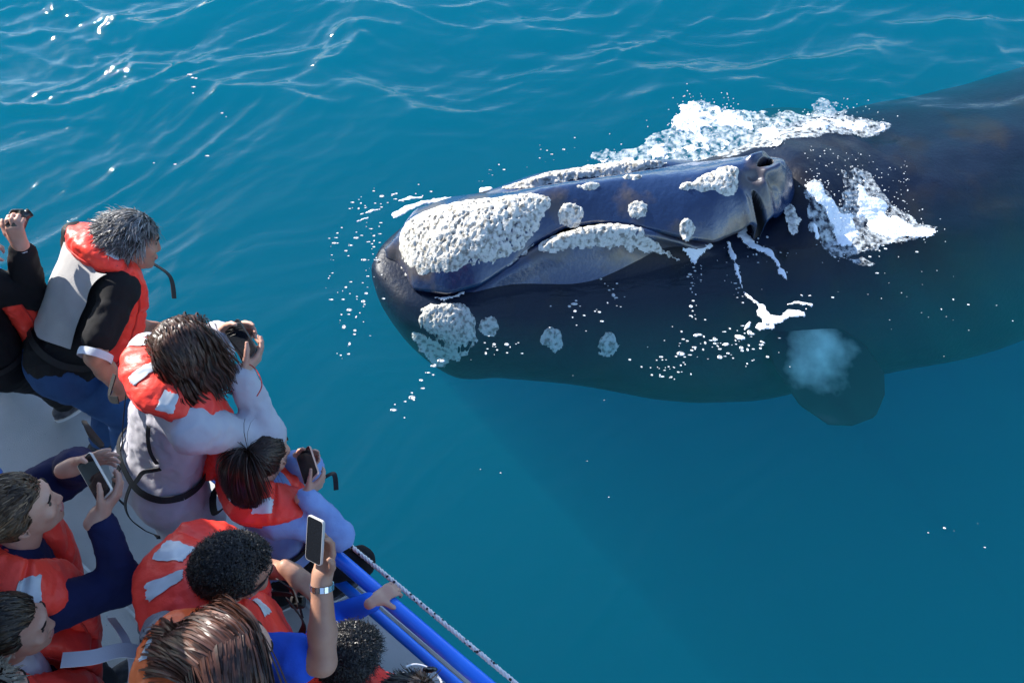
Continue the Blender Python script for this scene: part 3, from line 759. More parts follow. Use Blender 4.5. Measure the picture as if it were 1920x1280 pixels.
m_line = pmat('deck_seam', (0.72, 0.74, 0.70), 0.6, 0.3, col2=(0.5, 0.5, 0.48), nscale=12)
m_shade_canopy = pmat('shade_canopy_paint', (0.60, 0.63, 0.66), 0.5, 0.4, col2=(0.5, 0.53, 0.56), nscale=2)

boat = thing('boat', bp_(0, -2.0, 0), 'white tour boat with pale speckled deck and blue tube railing', 'boat')
# hull: outline in plan, pointed towards the bow (along negative), transom behind
al = np.concatenate([np.linspace(-11.5, -6.8, 16), np.linspace(-6.4, 5.0, 16)])
halfb = 2.6
edge_out = 0.13 - 2.6 * np.clip((-6.8 - al) / 4.7, 0, 1) ** 2.0
prof = [(-.45, -0.6), (-.16, 0.0), (-.05, 0.45), (0.0, DECK - 0.05), (0.02, DECK - .02), (0.02, DECK + .01), (0.0, DECK + 0.02), (-0.03, DECK + .02), (-.04, DECK + .004)]
rowsN = np.array([[bp_(a_, e_ + o_ * (0.4 + 0.6 * min(1, (a_ + 11.7) / 3)), z_) for o_, z_ in prof] for a_, e_ in zip(al, edge_out)])
rowsF = np.array([[bp_(a_, -2 * halfb - e_ - o_ * (0.4 + 0.6 * min(1, (a_ + 11.7) / 3)) + 0.26, z_) for o_, z_ in prof] for a_, e_ in zip(al, edge_out)])
ringv = np.concatenate([rowsN, rowsF[:, ::-1]], 1); nr = ringv.shape[1]
Fh = grid_faces(len(al), nr)                       # sides (open keel closed by a bottom strip)
bottom = np.stack([np.arange(len(al) - 1) * nr, (np.arange(len(al) - 1)) * nr + nr - 1, (np.arange(1, len(al))) * nr + nr - 1, np.arange(1, len(al)) * nr], -1)
keep_deck = np.ones(len(Fh), bool)
cols = np.tile(np.arange(nr - 1), len(al) - 1); keep_deck[cols == len(prof) - 1] = False
stern = np.array([[(len(al) - 1) * nr + q for q in range(nr)]]); bow = np.array([list(range(nr))])[:, ::-1]
mesh('hull', ringv.reshape(-1, 3), [np.vstack([Fh[keep_deck], bottom]), stern, bow], m_hull, boat, smooth=False)
dk = np.stack([rowsN[:, -1], rowsF[:, -1]], 1); dk[..., 2] = DECK
ts = np.linspace(0, 1, 24)[None, :, None]
dkg = dk[:, :1] * (1 - ts) + dk[:, 1:] * ts
mesh('deck', dkg.reshape(-1, 3), grid_faces(len(al), 24), m_deck, boat, smooth=False)
for o_ in (-0.10, -0.62):
    P = np.array([bp_(a_, o_, DECK + .003) for a_ in np.linspace(-6.4, 4.8, 40)])
    Vr, Fr = ribbon(P, np.tile(np.append(RO, 0) * 0.006, (40, 1)), 0.004)
    mesh('deck_seam', Vr, Fr, m_line, boat, smooth=False)
# railing
rail_al = np.linspace(-6.2, 4.6, 90)
def rail_path(z, dx=0.0):
    return np.array([bp_(a_, dx + 0.004 * math.sin(a_ * 3.1) - 0.04 * max(0, -5.0 - a_) ** 2, z + 0.004 * math.sin(a_ * 2.3 + 1)) for a_ in rail_al])
mesh('top_rail', *tube(rail_path(RAILZ), 0.027, 16), m_blue, boat)
mesh('lower_rail', *tube(rail_path(LOWZ, -0.005), 0.022, 14), m_blue, boat)
for a_ in (-6.1, -4.6, -2.9, -1.25, 0.12, 2.3, 4.2):
    mesh('stanchion', *tube([bp_(a_, 0 - 0.04 * max(0, -5.0 - a_) ** 2, z_) for z_ in np.linspace(DECK - .01, RAILZ, 8)], 0.02, 12), m_blue, boat)
# unseen roof added over the deck, its outline cut to shade deck and people
can = np.array([bp_(-7.6, -.35, 0)[:2], bp_(-7.0, -.10, 0)[:2], bp_(-3.9, -.10, 0)[:2], bp_(-3.0, -.20, 0)[:2], bp_(-.48, -.20, 0)[:2], (-1.60, 1.45), (-1.47, 1.18), (-1.34, .85), (-1.21, .43), (-1.15, -2.2), (-4.4, -2.2), bp_(-7.6, -4.4, 0)[:2]])[::-1]
zc = 3.2
top_ = np.column_stack([can, np.full(len(can), zc + .05)]); bot_ = np.column_stack([can, np.full(len(can), zc)])
nc = len(can); i = np.arange(nc); j = (i + 1) % nc
mesh('shade_canopy', np.vstack([top_, bot_]), [np.array([list(range(nc))])[:, ::-1], np.array([list(range(nc, 2 * nc))]), np.stack([i, j, nc + j, nc + i], -1)], m_shade_canopy, boat, smooth=False)
for x_, y_ in ((-4.0, -1.2), (-1.9, -1.9), tuple(bp_(-7.2, -.9, 0)[:2]), tuple(bp_(-1.9, -1.6, 0)[:2])):
    mesh('shade_canopy_post', *tube([(x_, y_, DECK - .01), (x_, y_, 2.0), (x_, y_, zc + .01)], 0.03, 12), m_blue, boat)

# rope along the outside of the rail
m_rope = bpy.data.materials.new('rope_fibre'); m_rope.use_nodes = True
nt = m_rope.node_tree; n = nt.nodes; l = nt.links; b = n['Principled BSDF']; b.inputs['Roughness'].default_value = 0.8
tc = n.new('ShaderNodeTexCoord'); vo = n.new('ShaderNodeTexVoronoi'); vo.inputs['Scale'].default_value = 45
l.new(tc.outputs['Object'], vo.inputs['Vector'])
mr = n.new('ShaderNodeMapRange'); mr.inputs['From Min'].default_value = 0.24; mr.inputs['From Max'].default_value = 0.30; l.new(vo.outputs['Distance'], mr.inputs['Value'])
mc = n.new('ShaderNodeMix'); mc.data_type = 'RGBA'; mc.inputs['A'].default_value = (.02, .02, .025, 1); mc.inputs['B'].default_value = (.72, .70, .68, 1)
l.new(mr.outputs['Result'], mc.inputs['Factor']); l.new(mc.outputs['Result'], b.inputs['Base Color'])
ROPEZ = 1.52
ra = np.linspace(-1.6, 4.4, 420)
cen = np.array([bp_(a_, 0.105 + 0.006 * math.sin(a_ * 1.7), ROPEZ - 0.012 * math.sin((a_ - .12) * math.pi / 2.2) ** 2) for a_ in ra])
T_, N_, B_ = frames(cen)
strs = []
for k_ in range(3):
    ph = ra * 2 * math.pi / 0.055 + k_ * 2 * math.pi / 3
    strs.append(tube(cen + 0.0052 * (np.cos(ph)[:, None] * N_ + np.sin(ph)[:, None] * B_), 0.0058, 6))
Vr, Fr = merge(strs)
tag(mesh('rope', Vr, Fr, m_rope, origin=bp_(0, .1, ROPEZ)), 'white rope with dark flecks stretched along the outside of the blue railing', 'rope')
# coil of rope round the rail beside the first two people
tt = np.linspace(0, 1, 140); kc = at(80, 548, RAILZ)
ka = (kc[:2] - RA[:2]) @ RD
coil = np.array([bp_(ka - .06 + .12 * t_, .034 * math.cos(t_ * 44), RAILZ + .034 * math.sin(t_ * 44)) for t_ in tt])
tag(mesh('rope', *tube(coil, 0.011, 7), m_rope, origin=bp_(ka, 0, RAILZ)), 'short rope lashing wound round the blue rail between the man and the person in black', 'rope')
# blue bench at the inner side of the deck
bo = at(8, 872, 1.32)
bench = thing('bench', (bo[0] - .24, bo[1] - .34, DECK), 'blue deck bench at the inner side of the boat deck', 'bench')
def rbox(c, h, r=0.03, seg=5):
    """box with rounded edges: centre c, half sizes h"""
    a = np.linspace(0, 2 * math.pi, 24, endpoint=False)
    e = lambda v: np.sign(v) * np.abs(v) ** 0.35
    rows = []
    for s_ in np.linspace(-1, 1, 9):
        w = (1 - abs(s_) ** 8) ** 0.125 if abs(s_) < 1 else 0.0
        w = 1 - (1 - w) * r / min(h[0], h[1])
        rows.append(np.column_stack([c[0] + h[0] * w * e(np.cos(a)), c[1] + h[1] * w * e(np.sin(a)), np.full(24, c[2] + h[2] * s_)]))
    return np.concatenate(rows), [grid_faces(9, 24, cv=True), np.array([list(range(24))])[:, ::-1], np.array([[8 * 24 + q for q in range(24)]])]
mesh('seat', *rbox((bo[0] - .24, bo[1] - .34, 1.30), (.24, .38, .035)), m_blue, bench)
for dx_, dy_ in ((-.2, -.34), (.02, -.34), (-.2, .30), (.02, .30)):
    mesh('leg', *tube([(bo[0] - .24 + dx_, bo[1] - .34 + dy_, DECK - .005), (bo[0] - .24 + dx_, bo[1] - .34 + dy_, 1.28)], .018, 8), m_blue, bench)
# ------------------------------------------------------------------ implicit surfaces for people and clothes
class Sdf:
    def __init__(self, lo, hi, h):
        self.lo = np.asarray(lo, float); self.h = h
        self.n = np.ceil((np.asarray(hi) - self.lo) / h).astype(int) + 1
        self.F = np.full(self.n, 0.3, np.float32)

    def add(self, prim):
        lo, hi = prim['box']; k = prim['k']; m = k + 3 * self.h
        a = np.maximum(np.floor((lo - m - self.lo) / self.h).astype(int), 0); b = np.minimum(np.ceil((hi + m - self.lo) / self.h).astype(int) + 1, self.n)
        if (b <= a).any(): return
        X = (self.lo[0] + self.h * np.arange(a[0], b[0])).astype(np.float32)[:, None, None]
        Y = (self.lo[1] + self.h * np.arange(a[1], b[1])).astype(np.float32)[None, :, None]
        Z = (self.lo[2] + self.h * np.arange(a[2], b[2])).astype(np.float32)[None, None, :]
        d = prim['f'](X, Y, Z); sl = tuple(slice(p, q) for p, q in zip(a, b))
        A = self.F[sl]
        if prim.get('cut'):
            self.F[sl] = np.maximum(A, -d)
        else:
            hh = np.clip(0.5 + 0.5 * (A - d) / k, 0, 1)
            self.F[sl] = A * (1 - hh) + d * hh - k * hh * (1 - hh)

    def sample(self, P):
        q = (np.asarray(P) - self.lo) / self.h; q = np.clip(q, 0, self.n - 1.001); i = q.astype(int); f = q - i
        r = 0
        for a in (0, 1):
            for b in (0, 1):
                for c in (0, 1):
                    w = (f[:, 0] if a else 1 - f[:, 0]) * (f[:, 1] if b else 1 - f[:, 1]) * (f[:, 2] if c else 1 - f[:, 2])
                    r = r + w * self.F[i[:, 0] + a, i[:, 1] + b, i[:, 2] + c]
        return r

    def snap(self, P, off=0.004, it=12):
        P = np.array(P, float); e = self.h
        for _ in range(it):
            d = self.sample(P)
            g = np.stack([self.sample(P + np.eye(3)[k] * e) - self.sample(P - np.eye(3)[k] * e) for k in range(3)], 1)
            g /= np.linalg.norm(g, axis=1)[:, None] + 1e-6
            P = P - g * np.clip(d - off, -.03, .03)[:, None]
        return P

    def mesh(self):
        F = self.F; S = F < 0
        nx, ny, nz = F.shape
        cnt = np.zeros((nx - 1, ny - 1, nz - 1), np.int8)
        for a in (0, 1):
            for b in (0, 1):
                for c in (0, 1): cnt += S[a:nx - 1 + a, b:ny - 1 + b, c:nz - 1 + c]
        act = (cnt > 0) & (cnt < 8); I = np.argwhere(act)
        idx = np.full(act.shape, -1, np.int32); idx[act] = np.arange(len(I))
        C8 = {(a, b, c): F[I[:, 0] + a, I[:, 1] + b, I[:, 2] + c] for a in (0, 1) for b in (0, 1) for c in (0, 1)}
        acc = np.zeros((len(I), 3)); num = np.zeros(len(I))
        for p in C8:
            for ax in range(3):
                if p[ax] == 0:
                    q = list(p); q[ax] = 1; q = tuple(q)
                    va, vb = C8[p], C8[q]; cr = (va < 0) != (vb < 0)
                    t = np.where(cr, va / np.where(cr, va - vb, 1), 0)
                    pt = np.tile(np.array(p, float), (len(I), 1)); pt[:, ax] = t
                    acc += np.where(cr[:, None], pt, 0); num += cr
        V = self.lo + self.h * (I + acc / num[:, None])
        Q = []
        for ax in range(3):
            sl0 = [slice(1, -1)] * 3; sl1 = [slice(1, -1)] * 3
            sl0[ax] = slice(0, -1); sl1[ax] = slice(1, None)
            s0, s1 = S[tuple(sl0)], S[tuple(sl1)]
            E = np.argwhere(s0 != s1); flip = s0[tuple(E.T)]
            off = np.ones(3, int); off[ax] = 0; E = E + off
            u, w = [(1, 2), (2, 0), (0, 1)][ax]
            def cell(du, dw):
                c = E.copy(); c[:, u] -= du; c[:, w] -= dw
                return idx[c[:, 0], c[:, 1], c[:, 2]]
            q = np.stack([cell(1, 1), cell(0, 1), cell(0, 0), cell(1, 0)], 1)
            q = np.where(flip[:, None], q, q[:, ::-1]); Q.append(q)
        Q = np.vstack(Q); Q = Q[(Q >= 0).all(1)]
        return V, Q


def cone(a, b, ra, rb, k=0.02, flat=None):
    a = np.asarray(a, float); b = np.asarray(b, float); ab = b - a; L2 = ab @ ab + 1e-9; r = max(ra, rb)
    def f(X, Y, Z):
        px_, py_, pz_ = X - a[0], Y - a[1], Z - a[2]
        t = np.clip((px_ * ab[0] + py_ * ab[1] + pz_ * ab[2]) / L2, 0, 1)
        return np.sqrt((px_ - t * ab[0]) ** 2 + (py_ - t * ab[1]) ** 2 + (pz_ - t * ab[2]) ** 2) - (ra + (rb - ra) * t)
    return dict(f=f, box=(np.minimum(a, b) - r, np.maximum(a, b) + r), k=k)


def ell(c, M, rad, k=0.02, cut=False):
    """ellipsoid: centre, 3 axis rows, radii"""
    c = np.asarray(c, float); M = np.asarray(M, float); rad = np.asarray(rad, float)
    def f(X, Y, Z):
        p = (X - c[0], Y - c[1], Z - c[2])
        q = [(p[0] * M[i][0] + p[1] * M[i][1] + p[2] * M[i][2]) for i in range(3)]
        k0 = np.sqrt(sum((q[i] / rad[i]) ** 2 for i in range(3))); k1 = np.sqrt(sum((q[i] / rad[i] ** 2) ** 2 for i in range(3)))
        return k0 * (k0 - 1) / (k1 + 1e-6)
    ext = np.sqrt(((M * rad[:, None]) ** 2).sum(0))
    return dict(f=f, box=(c - ext, c + ext), k=k, cut=cut)


def build_sdf(prims, h, pad=0.03):
    adds = [p for p in prims if not p.get('cut')]
    lo = np.min([p['box'][0] for p in adds], 0) - pad; hi = np.max([p['box'][1] for p in adds], 0) + pad
    s = Sdf(lo, hi, h)
    for p in adds: s.add(p)
    for p in prims:
        if p.get('cut'): s.add(p)
    return s


def vnormals(V, Q):
    n = np.zeros_like(V); fn = np.cross(V[Q[:, 2]] - V[Q[:, 0]], V[Q[:, 3]] - V[Q[:, 1]])
    for k in range(4): np.add.at(n, Q[:, k], fn)
    return n / (np.linalg.norm(n, axis=1)[:, None] + 1e-12)


def wrinkle(V, Q, amp=0.006, freq=9.0, seed=0, axis=None):
    """cloth folds: ridged noise along the normals"""
    P = V * freq
    if axis is not None:
        a = np.asarray(axis); P = P - np.outer(P @ a, a) * 0.55
    r = 1 - 2 * np.abs(fbm(P[:, 0], P[:, 1], P[:, 2], oct=3, seed=seed)); r2 = fbm(P[:, 0] * .5, P[:, 1] * .5, P[:, 2] * .5, oct=2, seed=seed + 5)
    return V + vnormals(V, Q) * (amp * (r - 0.4) + amp * r2)[:, None]


nrm = lambda v: np.asarray(v, float) / (np.linalg.norm(v) + 1e-12)


def ik(S, W, l1, l2, pole):
    d = W - S; L = np.linalg.norm(d)
    if L > (l1 + l2) * 0.995: k = L / ((l1 + l2) * 0.995); l1 *= k; l2 *= k
    if L < abs(l1 - l2) + .02: L = abs(l1 - l2) + .02
    a = (l1 * l1 - l2 * l2 + L * L) / (2 * L); hgt = math.sqrt(max(l1 * l1 - a * a, 0)); d = nrm(d)
    p = np.asarray(pole, float); p = nrm(p - d * (p @ d))
    return S + d * a + p * hgt


def hand_prims(wrist, d, nrm_, right, curl, s=1.0, spread=0.10, thumb=(0.55, 0.6, 0.35), tcurl=0.5):
    """palm, four fingers of different length and a thumb; d finger direction, nrm_ palm normal"""
    d = nrm(d); nn = nrm(nrm_ - d * (np.asarray(nrm_) @ d)); t = np.cross(d, nn) if right else np.cross(nn, d)
    P = []
    lens = [(.026, .072), (.009, .080), (-.009, .075), (-.026, .058)]
    c4 = curl if hasattr(curl, '__len__') else [curl] * 4
    P.append(cone(wrist - d * .03 * s, wrist + d * .015 * s, .026 * s, .027 * s, .015 * s))
    for (o, L), cu in zip(lens, c4):
        kn = wrist + d * (.088 - abs(o) * .25) * s + t * o * s
        P.append(cone(wrist + d * .012 * s + t * o * .6 * s, kn, .0155 * s, .0115 * s, .012 * s))
        p = kn; ang = cu * 0.45; dirb = nrm(d + t * o / .026 * spread)
        for seg, r0, r1 in ((.46, .0100, .0090), (.30, .0090, .0082), (.24, .0082, .0070)):
            v = nrm(dirb * math.cos(ang) + nn * math.sin(ang)); q = p + v * L * seg * s
            P.append(cone(p, q, r0 * s, r1 * s, .0035 * s)); p = q; ang += cu * 0.62
    b = wrist + d * .022 * s + t * .020 * s
    v = nrm(d * thumb[0] + t * thumb[1] + nn * thumb[2]); q = b + v * .045 * s
    P.append(cone(b, q, .0155 * s, .0120 * s, .012 * s))
    v2 = nrm(v + d * .35 + nn * tcurl * .6); q2 = q + v2 * .032 * s; P.append(cone(q, q2, .0112 * s, .0100 * s, .004 * s))
    v3 = nrm(v2 + nn * tcurl * .5 - t * .2); P.append(cone(q2, q2 + v3 * .024 * s, .0100 * s, .0080 * s, .004 * s))
    return P


def head_prims(c, f, u, s):
    f = nrm(f); u = nrm(u - f * (np.asarray(u) @ f)); r = np.cross(f, u); M = np.array([r, f, u])
    L = lambda a, b, e: c + (r * a + f * b + u * e) * s
    E = lambda p, rad, k, cut=False: ell(L(*p), M, np.array(rad) * s, k * s, cut)
    P = [E((0, -.008, .022), (.076, .097, .098), .02), E((0, .040, -.028), (.060, .056, .080), .03), E((0, .045, -.078), (.045, .045, .036), .03),
         E((0, .083, -.098), (.020, .016, .017), .022),
         cone(L(0, .092, .018), L(0, .109, -.026), .0080 * s, .0105 * s, .012 * s), E((.010, .100, -.031), (.008, .010, .007), .008), E((-.010, .100, -.031), (.008, .010, .007), .008),
         E((0, .088, .034), (.048, .014, .010), .014), E((0, .097, -.056), (.023, .010, .0065), .006), E((0, .095, -.069), (.020, .010, .0070), .006),
         E((.042, .075, -.012), (.022, .016, .018), .02), E((-.042, .075, -.012), (.022, .016, .018), .02)]
    for sg in (1, -1):
        P.append(ell(L(sg * .079, -.006, -.006), np.array([nrm(r + f * sg * -.35), nrm(f + r * sg * .35), u]), np.array([.009, .021, .033]) * s, .008 * s))
        P.append(ell(L(sg * .084, .000, -.002), M, np.array([.006, .010, .017]) * s, .004 * s, True))
        P.append(ell(L(sg * .032, .098, .012), M, np.array([.017, .014, .010]) * s, .004 * s, True))
    P.append(cone(L(0, -.025, -.05), L(0, -.035, -.13), .054 * s, .056 * s, .03 * s))
    return P, M


# ------------------------------------------------------------------ hair
def hair_strands(c, M, s, style, n, length, seed, collide=(), anchor=None, curl=0.0, width=0.0035, part=0.0, lean=(0, 0, 0), tail=0.3, steps=None, gravity=1.0, hairline=0.0, clump=0, stand_=0.25):
    """ribbons growing from the scalp; returns V, quads"""
    R = np.random.default_rng(seed); r, f, u = M
    hc = c + (f * -.008 + u * .022) * s; rad = np.array([.081, .102, .103]) * s
    q = R.normal(size=(n * 3, 3)); q /= np.linalg.norm(q, axis=1)[:, None]
    x_, y_, z_ = q.T
    ok = ~((y_ > 0.42 - 0.2 * hairline) & (z_ < 0.52 + 0.15 * hairline)) & ~((y_ > 0.02) & (z_ < -0.02) & (y_ <= 0.42)) & (z_ > -0.72 + 0.15 * np.abs(x_))
    q = q[ok][:n]; n = len(q)
    loc2w = lambda a: a @ M
    P = hc + loc2w(q * rad); Nw = loc2w(q / rad); Nw /= np.linalg.norm(Nw, axis=1)[:, None]
    G = np.array([0, 0, -1.0]); steps = steps or (6 if style == 'short' else 12)
    ln = length * R.uniform(.7, 1.1, n)
    if style == 'short':
        flow = loc2w(np.stack([0.35 * np.sign(q[:, 0] - part * .1) * np.abs(q[:, 0]) ** .5, -0.35 + 0.5 * q[:, 1] - 0.1, -0.55 + 0.2 * q[:, 2]], 1))
        D = nrm_rows(Nw * stand_ + flow * 1.0 + R.normal(0, .13, (n, 3)))
    elif style == 'long':
        side = np.sign(q[:, 0] - part + R.normal(0, .10, n))
        flow = loc2w(np.stack([side * 0.8, np.full(n, -0.35), 0.35 - 0.6 * np.abs(q[:, 0])], 1)); D = nrm_rows(Nw * 0.12 + flow - Nw * (flow * Nw).sum(1)[:, None] * .9)
    else:
        D = nrm_rows(anchor - P); D = nrm_rows(D - Nw * (D * Nw).sum(1)[:, None] + Nw * .12)
    pts = [P]; seg = (ln / steps)[:, None]; lift = 1.02 + 0.09 * R.random(n)
    lf = R.random(n); ph = R.uniform(0, 6.28, n); clid = R.integers(0, max(clump, 1), n) if clump else None
    if clump: ph = np.random.default_rng(seed + 1).uniform(0, 6.28, clump)[clid]
    if style == 'tied':
        ns = 7
        for k in range(ns):
            t = (k + 1) / ns
            X = P * (1 - t) + anchor * t + R.normal(0, .002, (n, 3)) * s
            e = ((X - hc) @ M.T) / rad; m = np.linalg.norm(e, axis=1); e = e / np.maximum(m, 1e-6)[:, None] * np.maximum(m, lift * 1.0)[:, None]
            pts.append(hc + (e * rad) @ M)
        D = nrm_rows(np.tile(nrm(anchor - hc), (n, 1)) + R.normal(0, .25, (n, 3)) + np.asarray(lean) * .5); seg = np.full((n, 1), tail / 7); steps = 7
    p = pts[-1].copy()
    for k in range(steps):
        w = (k + 1) / steps
        if style == 'short':
            D = nrm_rows(D + R.normal(0, .12, (n, 3)) + curl * np.stack([np.sin(ph + k * 2.1), np.cos(ph + k * 1.7), np.sin(ph * 2 + k * 1.9)], 1) + G * .12 * gravity)
        else:
            wav = curl * np.stack([np.sin(ph + k * 1.25), np.cos(ph * 1.3 + k * 1.05), 0.3 * np.sin(ph + k)], 1)
            D = nrm_rows(D * 1.25 + G * (.35 + .5 * w) * gravity + wav + np.asarray(lean) * .35 + R.normal(0, .02, (n, 3)))
        p = p + D * seg
        e = ((p - hc) @ M.T) / rad; m = np.linalg.norm(e, axis=1); tgt = lift if style != 'short' else 1.02 + .075 * lf
        bad = m < tgt; e[bad] *= (tgt[bad] / m[bad])[:, None]; p = hc + (e * rad) @ M
        for a_, b_, rr in collide:
            ab = b_ - a_; t = np.clip(((p - a_) @ ab) / (ab @ ab + 1e-9), 0, 1); dv = p - a_ - t[:, None] * ab; dd = np.linalg.norm(dv, axis=1)
            bad = dd < rr; p[bad] += dv[bad] / (dd[bad] + 1e-6)[:, None] * (rr - dd[bad])[:, None]
        pts.append(p.copy())
    A = np.stack(pts, 1)                                    # (n, k, 3)
    T = np.gradient(A, axis=1); out = A - hc; Wv = np.cross(T, out); Wv /= np.linalg.norm(Wv, axis=2)[..., None] + 1e-9
    kk = A.shape[1]; prof = np.interp(np.linspace(0, 1, kk), [0, .5, 1], [1, .9, .25]); tw = R.uniform(.6, 1.3, n)
    tw2 = R.normal(0, .28, n)[:, None, None]; Tn = T / (np.linalg.norm(T, axis=2)[..., None] + 1e-9); Wv = Wv * np.cos(tw2) + np.cross(Tn, Wv) * np.sin(tw2)
    Wv = Wv * (width * s * prof)[None, :, None] * tw[:, None, None]
    V = np.stack([A + Wv, A - Wv], 2).reshape(-1, 3)
    base = (np.arange(n) * kk * 2)[:, None] + (np.arange(kk - 1) * 2)[None, :]
    Q = np.stack([base, base + 1, base + 3, base + 2], -1).reshape(-1, 4)
    tint = R.choice([0, 1, 2], n, p=[.55, .27, .18])
    return V, Q, np.repeat(tint, kk - 1)


def nrm_rows(a):
    return a / (np.linalg.norm(a, axis=1)[:, None] + 1e-9)


def hair_cap(c, M, s, infl=1.05, hairline=0.0):
    r, f, u = M; hc = c + (f * -.008 + u * .022) * s; rad = np.array([.081, .102, .103]) * s * infl
    th = np.linspace(0, math.pi, 40); ph = np.linspace(0, 2 * math.pi, 60, endpoint=False)
    q = np.stack([np.sin(th)[:, None] * np.cos(ph), np.sin(th)[:, None] * np.sin(ph), np.cos(th)[:, None] * np.ones(60)], -1)
    x_, y_, z_ = q[..., 0], q[..., 1], q[..., 2]
    ok = ~((y_ > 0.40 - 0.2 * hairline) & (z_ < 0.55 + 0.15 * hairline)) & ~((y_ > 0.0) & (z_ < 0.0)) & (z_ > -0.70 + 0.15 * np.abs(x_))
    bumpy = 1 + 0.02 * fbm(q[..., 0] * 6, q[..., 1] * 6, q[..., 2] * 6, seed=3)
    V = hc + ((q * bumpy[..., None]) * rad).reshape(-1, 3) @ M
    Q = grid_faces(40, 60, cv=True); okv = ok.ravel(); Q = Q[okv[Q].all(1)]
    used = np.unique(Q); mp_ = np.full(len(V), -1); mp_[used] = np.arange(len(used))
    return V[used], mp_[Q]


# ------------------------------------------------------------------ materials for people
skin_a = pmat('skin', (0.52, 0.30, 0.22), 0.5, 0.4, col2=(0.44, 0.22, 0.16), nscale=14, bump=0.2, bscale=160, bdist=0.002, sss=0.12)
skin_b = pmat('skin_tan', (0.40, 0.22, 0.15), 0.5, 0.4, col2=(0.33, 0.165, 0.11), nscale=14, bump=0.25, bscale=160, bdist=0.002, sss=0.1)
m_vest = pmat('vest_nylon', (0.96, 0.065, 0.038), 0.42, 0.32, col2=(0.90, 0.050, 0.036), nscale=6, bump=0.5, bscale=20, bdist=0.014, bdetail=8)
m_patch = pmat('reflective_patch', (0.58, 0.61, 0.64), 0.35, 0.5, col2=(0.48, 0.50, 0.52), nscale=20)
m_strap = pmat('black_webbing', (0.012, 0.012, 0.014), 0.6, 0.3, bump=0.4, bscale=300, bdist=0.002)
m_cap = pmat('hair_roots', (.012, .008, .006), .95, .05, bump=.8, bscale=120, bdist=.006)
m_pipe = pmat('vest_piping', (.62, .040, .030), .6, .3)
m_white = pmat('white_webbing', (0.66, 0.64, 0.66), 0.7, 0.3, bump=0.4, bscale=250, bdist=0.002)
m_brow = pmat('eyebrow_hair', (.02, .013, .010), .7, .2)
m_lip = pmat('lip_skin', (.42, .15, .13), .45, .4)
m_lens = pmat('eye', (0.05, 0.035, 0.03), 0.15, 0.6)
m_glass = pmat('phone_screen', (0.012, 0.014, 0.018), 0.06, 0.6)
m_phone = pmat('phone_shell', (0.55, 0.50, 0.47), 0.3, 0.5, metal=0.3)
m_phone_dark = pmat('phone_shell_dark', (0.02, 0.02, 0.022), 0.3, 0.5)
m_shoe = pmat('shoe_canvas', (0.02, 0.022, 0.03), 0.7, 0.3, col2=(0.06, 0.06, 0.07), nscale=40)
m_sole = pmat('shoe_sole', (0.6, 0.58, 0.58), 0.6, 0.3)
def cloth(name, col, col2=None, rough=0.85, bs=160): return pmat(name, col, rough, 0.2, col2=col2 or tuple(c_ * .8 for c_ in col[:3]), nscale=9, bump=0.3, bscale=bs, bdist=0.003, sheen=0.0)
def hairmat(name, col, col2):
    mid = tuple(a * .45 + b * .55 for a, b in zip(col, col2)); lite = tuple(min(1, b * 1.5) for b in col2)
    return [pmat(name, col, 0.42, 0.32, col2=col2, nscale=26, detail=4, contrast=(.45, .70)), pmat(name + '_mid', mid, 0.40, 0.35), pmat(name + '_light', lite, 0.38, 0.38, col2=mid, nscale=18)]
# ------------------------------------------------------------------ people
OUT = np.array([RO[0], RO[1], 0.0])
GRP = 'passengers in orange life vests watching the whale'


def rounded_rect(L, W, r, n=6):
    pts = []
    for cx_, cy_, a0 in ((L / 2 - r, W / 2 - r, 0), (-L / 2 + r, W / 2 - r, 90), (-L / 2 + r, -W / 2 + r, 180), (L / 2 - r, -W / 2 + r, 270)):
        for k in range(n):
            a = math.radians(a0 + 90 * k / (n - 1)); pts.append((cx_ + r * math.cos(a), cy_ + r * math.sin(a)))
    return np.array(pts)


def phone(c, a, b, m, label, shell=None, L=.148, W=.074, T=.009):
    """handset: a long axis, b short axis, m towards the viewer of its screen"""
    t = thing('phone', c - m * T / 2, label, 'phone')
    R2 = rounded_rect(L, W, .010); k = len(R2)
    rows = []
    for z, sc in ((-T / 2, .985), (-T / 2 + .0015, 1.0), (T / 2 - .0015, 1.0), (T / 2, .985)):
        rows.append(c + np.outer(R2[:, 0] * sc, a) + np.outer(R2[:, 1] * sc, b) + m * z)
    V = np.concatenate(rows); F = [grid_faces(4, k, cv=True), np.array([list(range(k))])[:, ::-1], np.array([[3 * k + q for q in range(k)]])]
    mesh('case', V, F, shell or m_phone, t, smooth=False)
    R3 = rounded_rect(L - .006, W - .005, .008); V = c + np.outer(R3[:, 0], a) + np.outer(R3[:, 1], b) + m * (T / 2 + .0006)
    V2 = V - m * .001
    i = np.arange(k); j = (i + 1) % k
    mesh('screen', np.vstack([V, V2]), [np.array([list(range(k))]), np.stack([i, k + i, k + j, j], -1)], m_glass, t, smooth=False)
    lens = c - m * (T / 2 + .001) + a * (L / 2 - .02) + b * (W / 2 - .018)
    mesh('camera_lens', *ball(lens, .006, 8, 6), m_phone_dark, t)
    return t


def section_ring(rad_w, rad_t, n=30, e=0.62):
    a = np.linspace(0, 2 * math.pi, n, endpoint=False)
    f = lambda v: np.sign(v) * np.abs(v) ** e
    return rad_w * f(np.cos(a)), rad_t * f(np.sin(a))


def ragged(V, nu, nv, amt, seed):
    """uneven, worn edge for a patch grid"""
    R = np.random.default_rng(seed); G = V.reshape(nu, nv, 3).copy(); c = G.mean((0, 1))
    for sl in ((0, slice(None)), (-1, slice(None)), (slice(None), 0), (slice(None), -1)):
        e = G[sl]; G[sl] = e + (c - e) * R.uniform(0, amt, len(e))[:, None]
    return G.reshape(-1, 3)


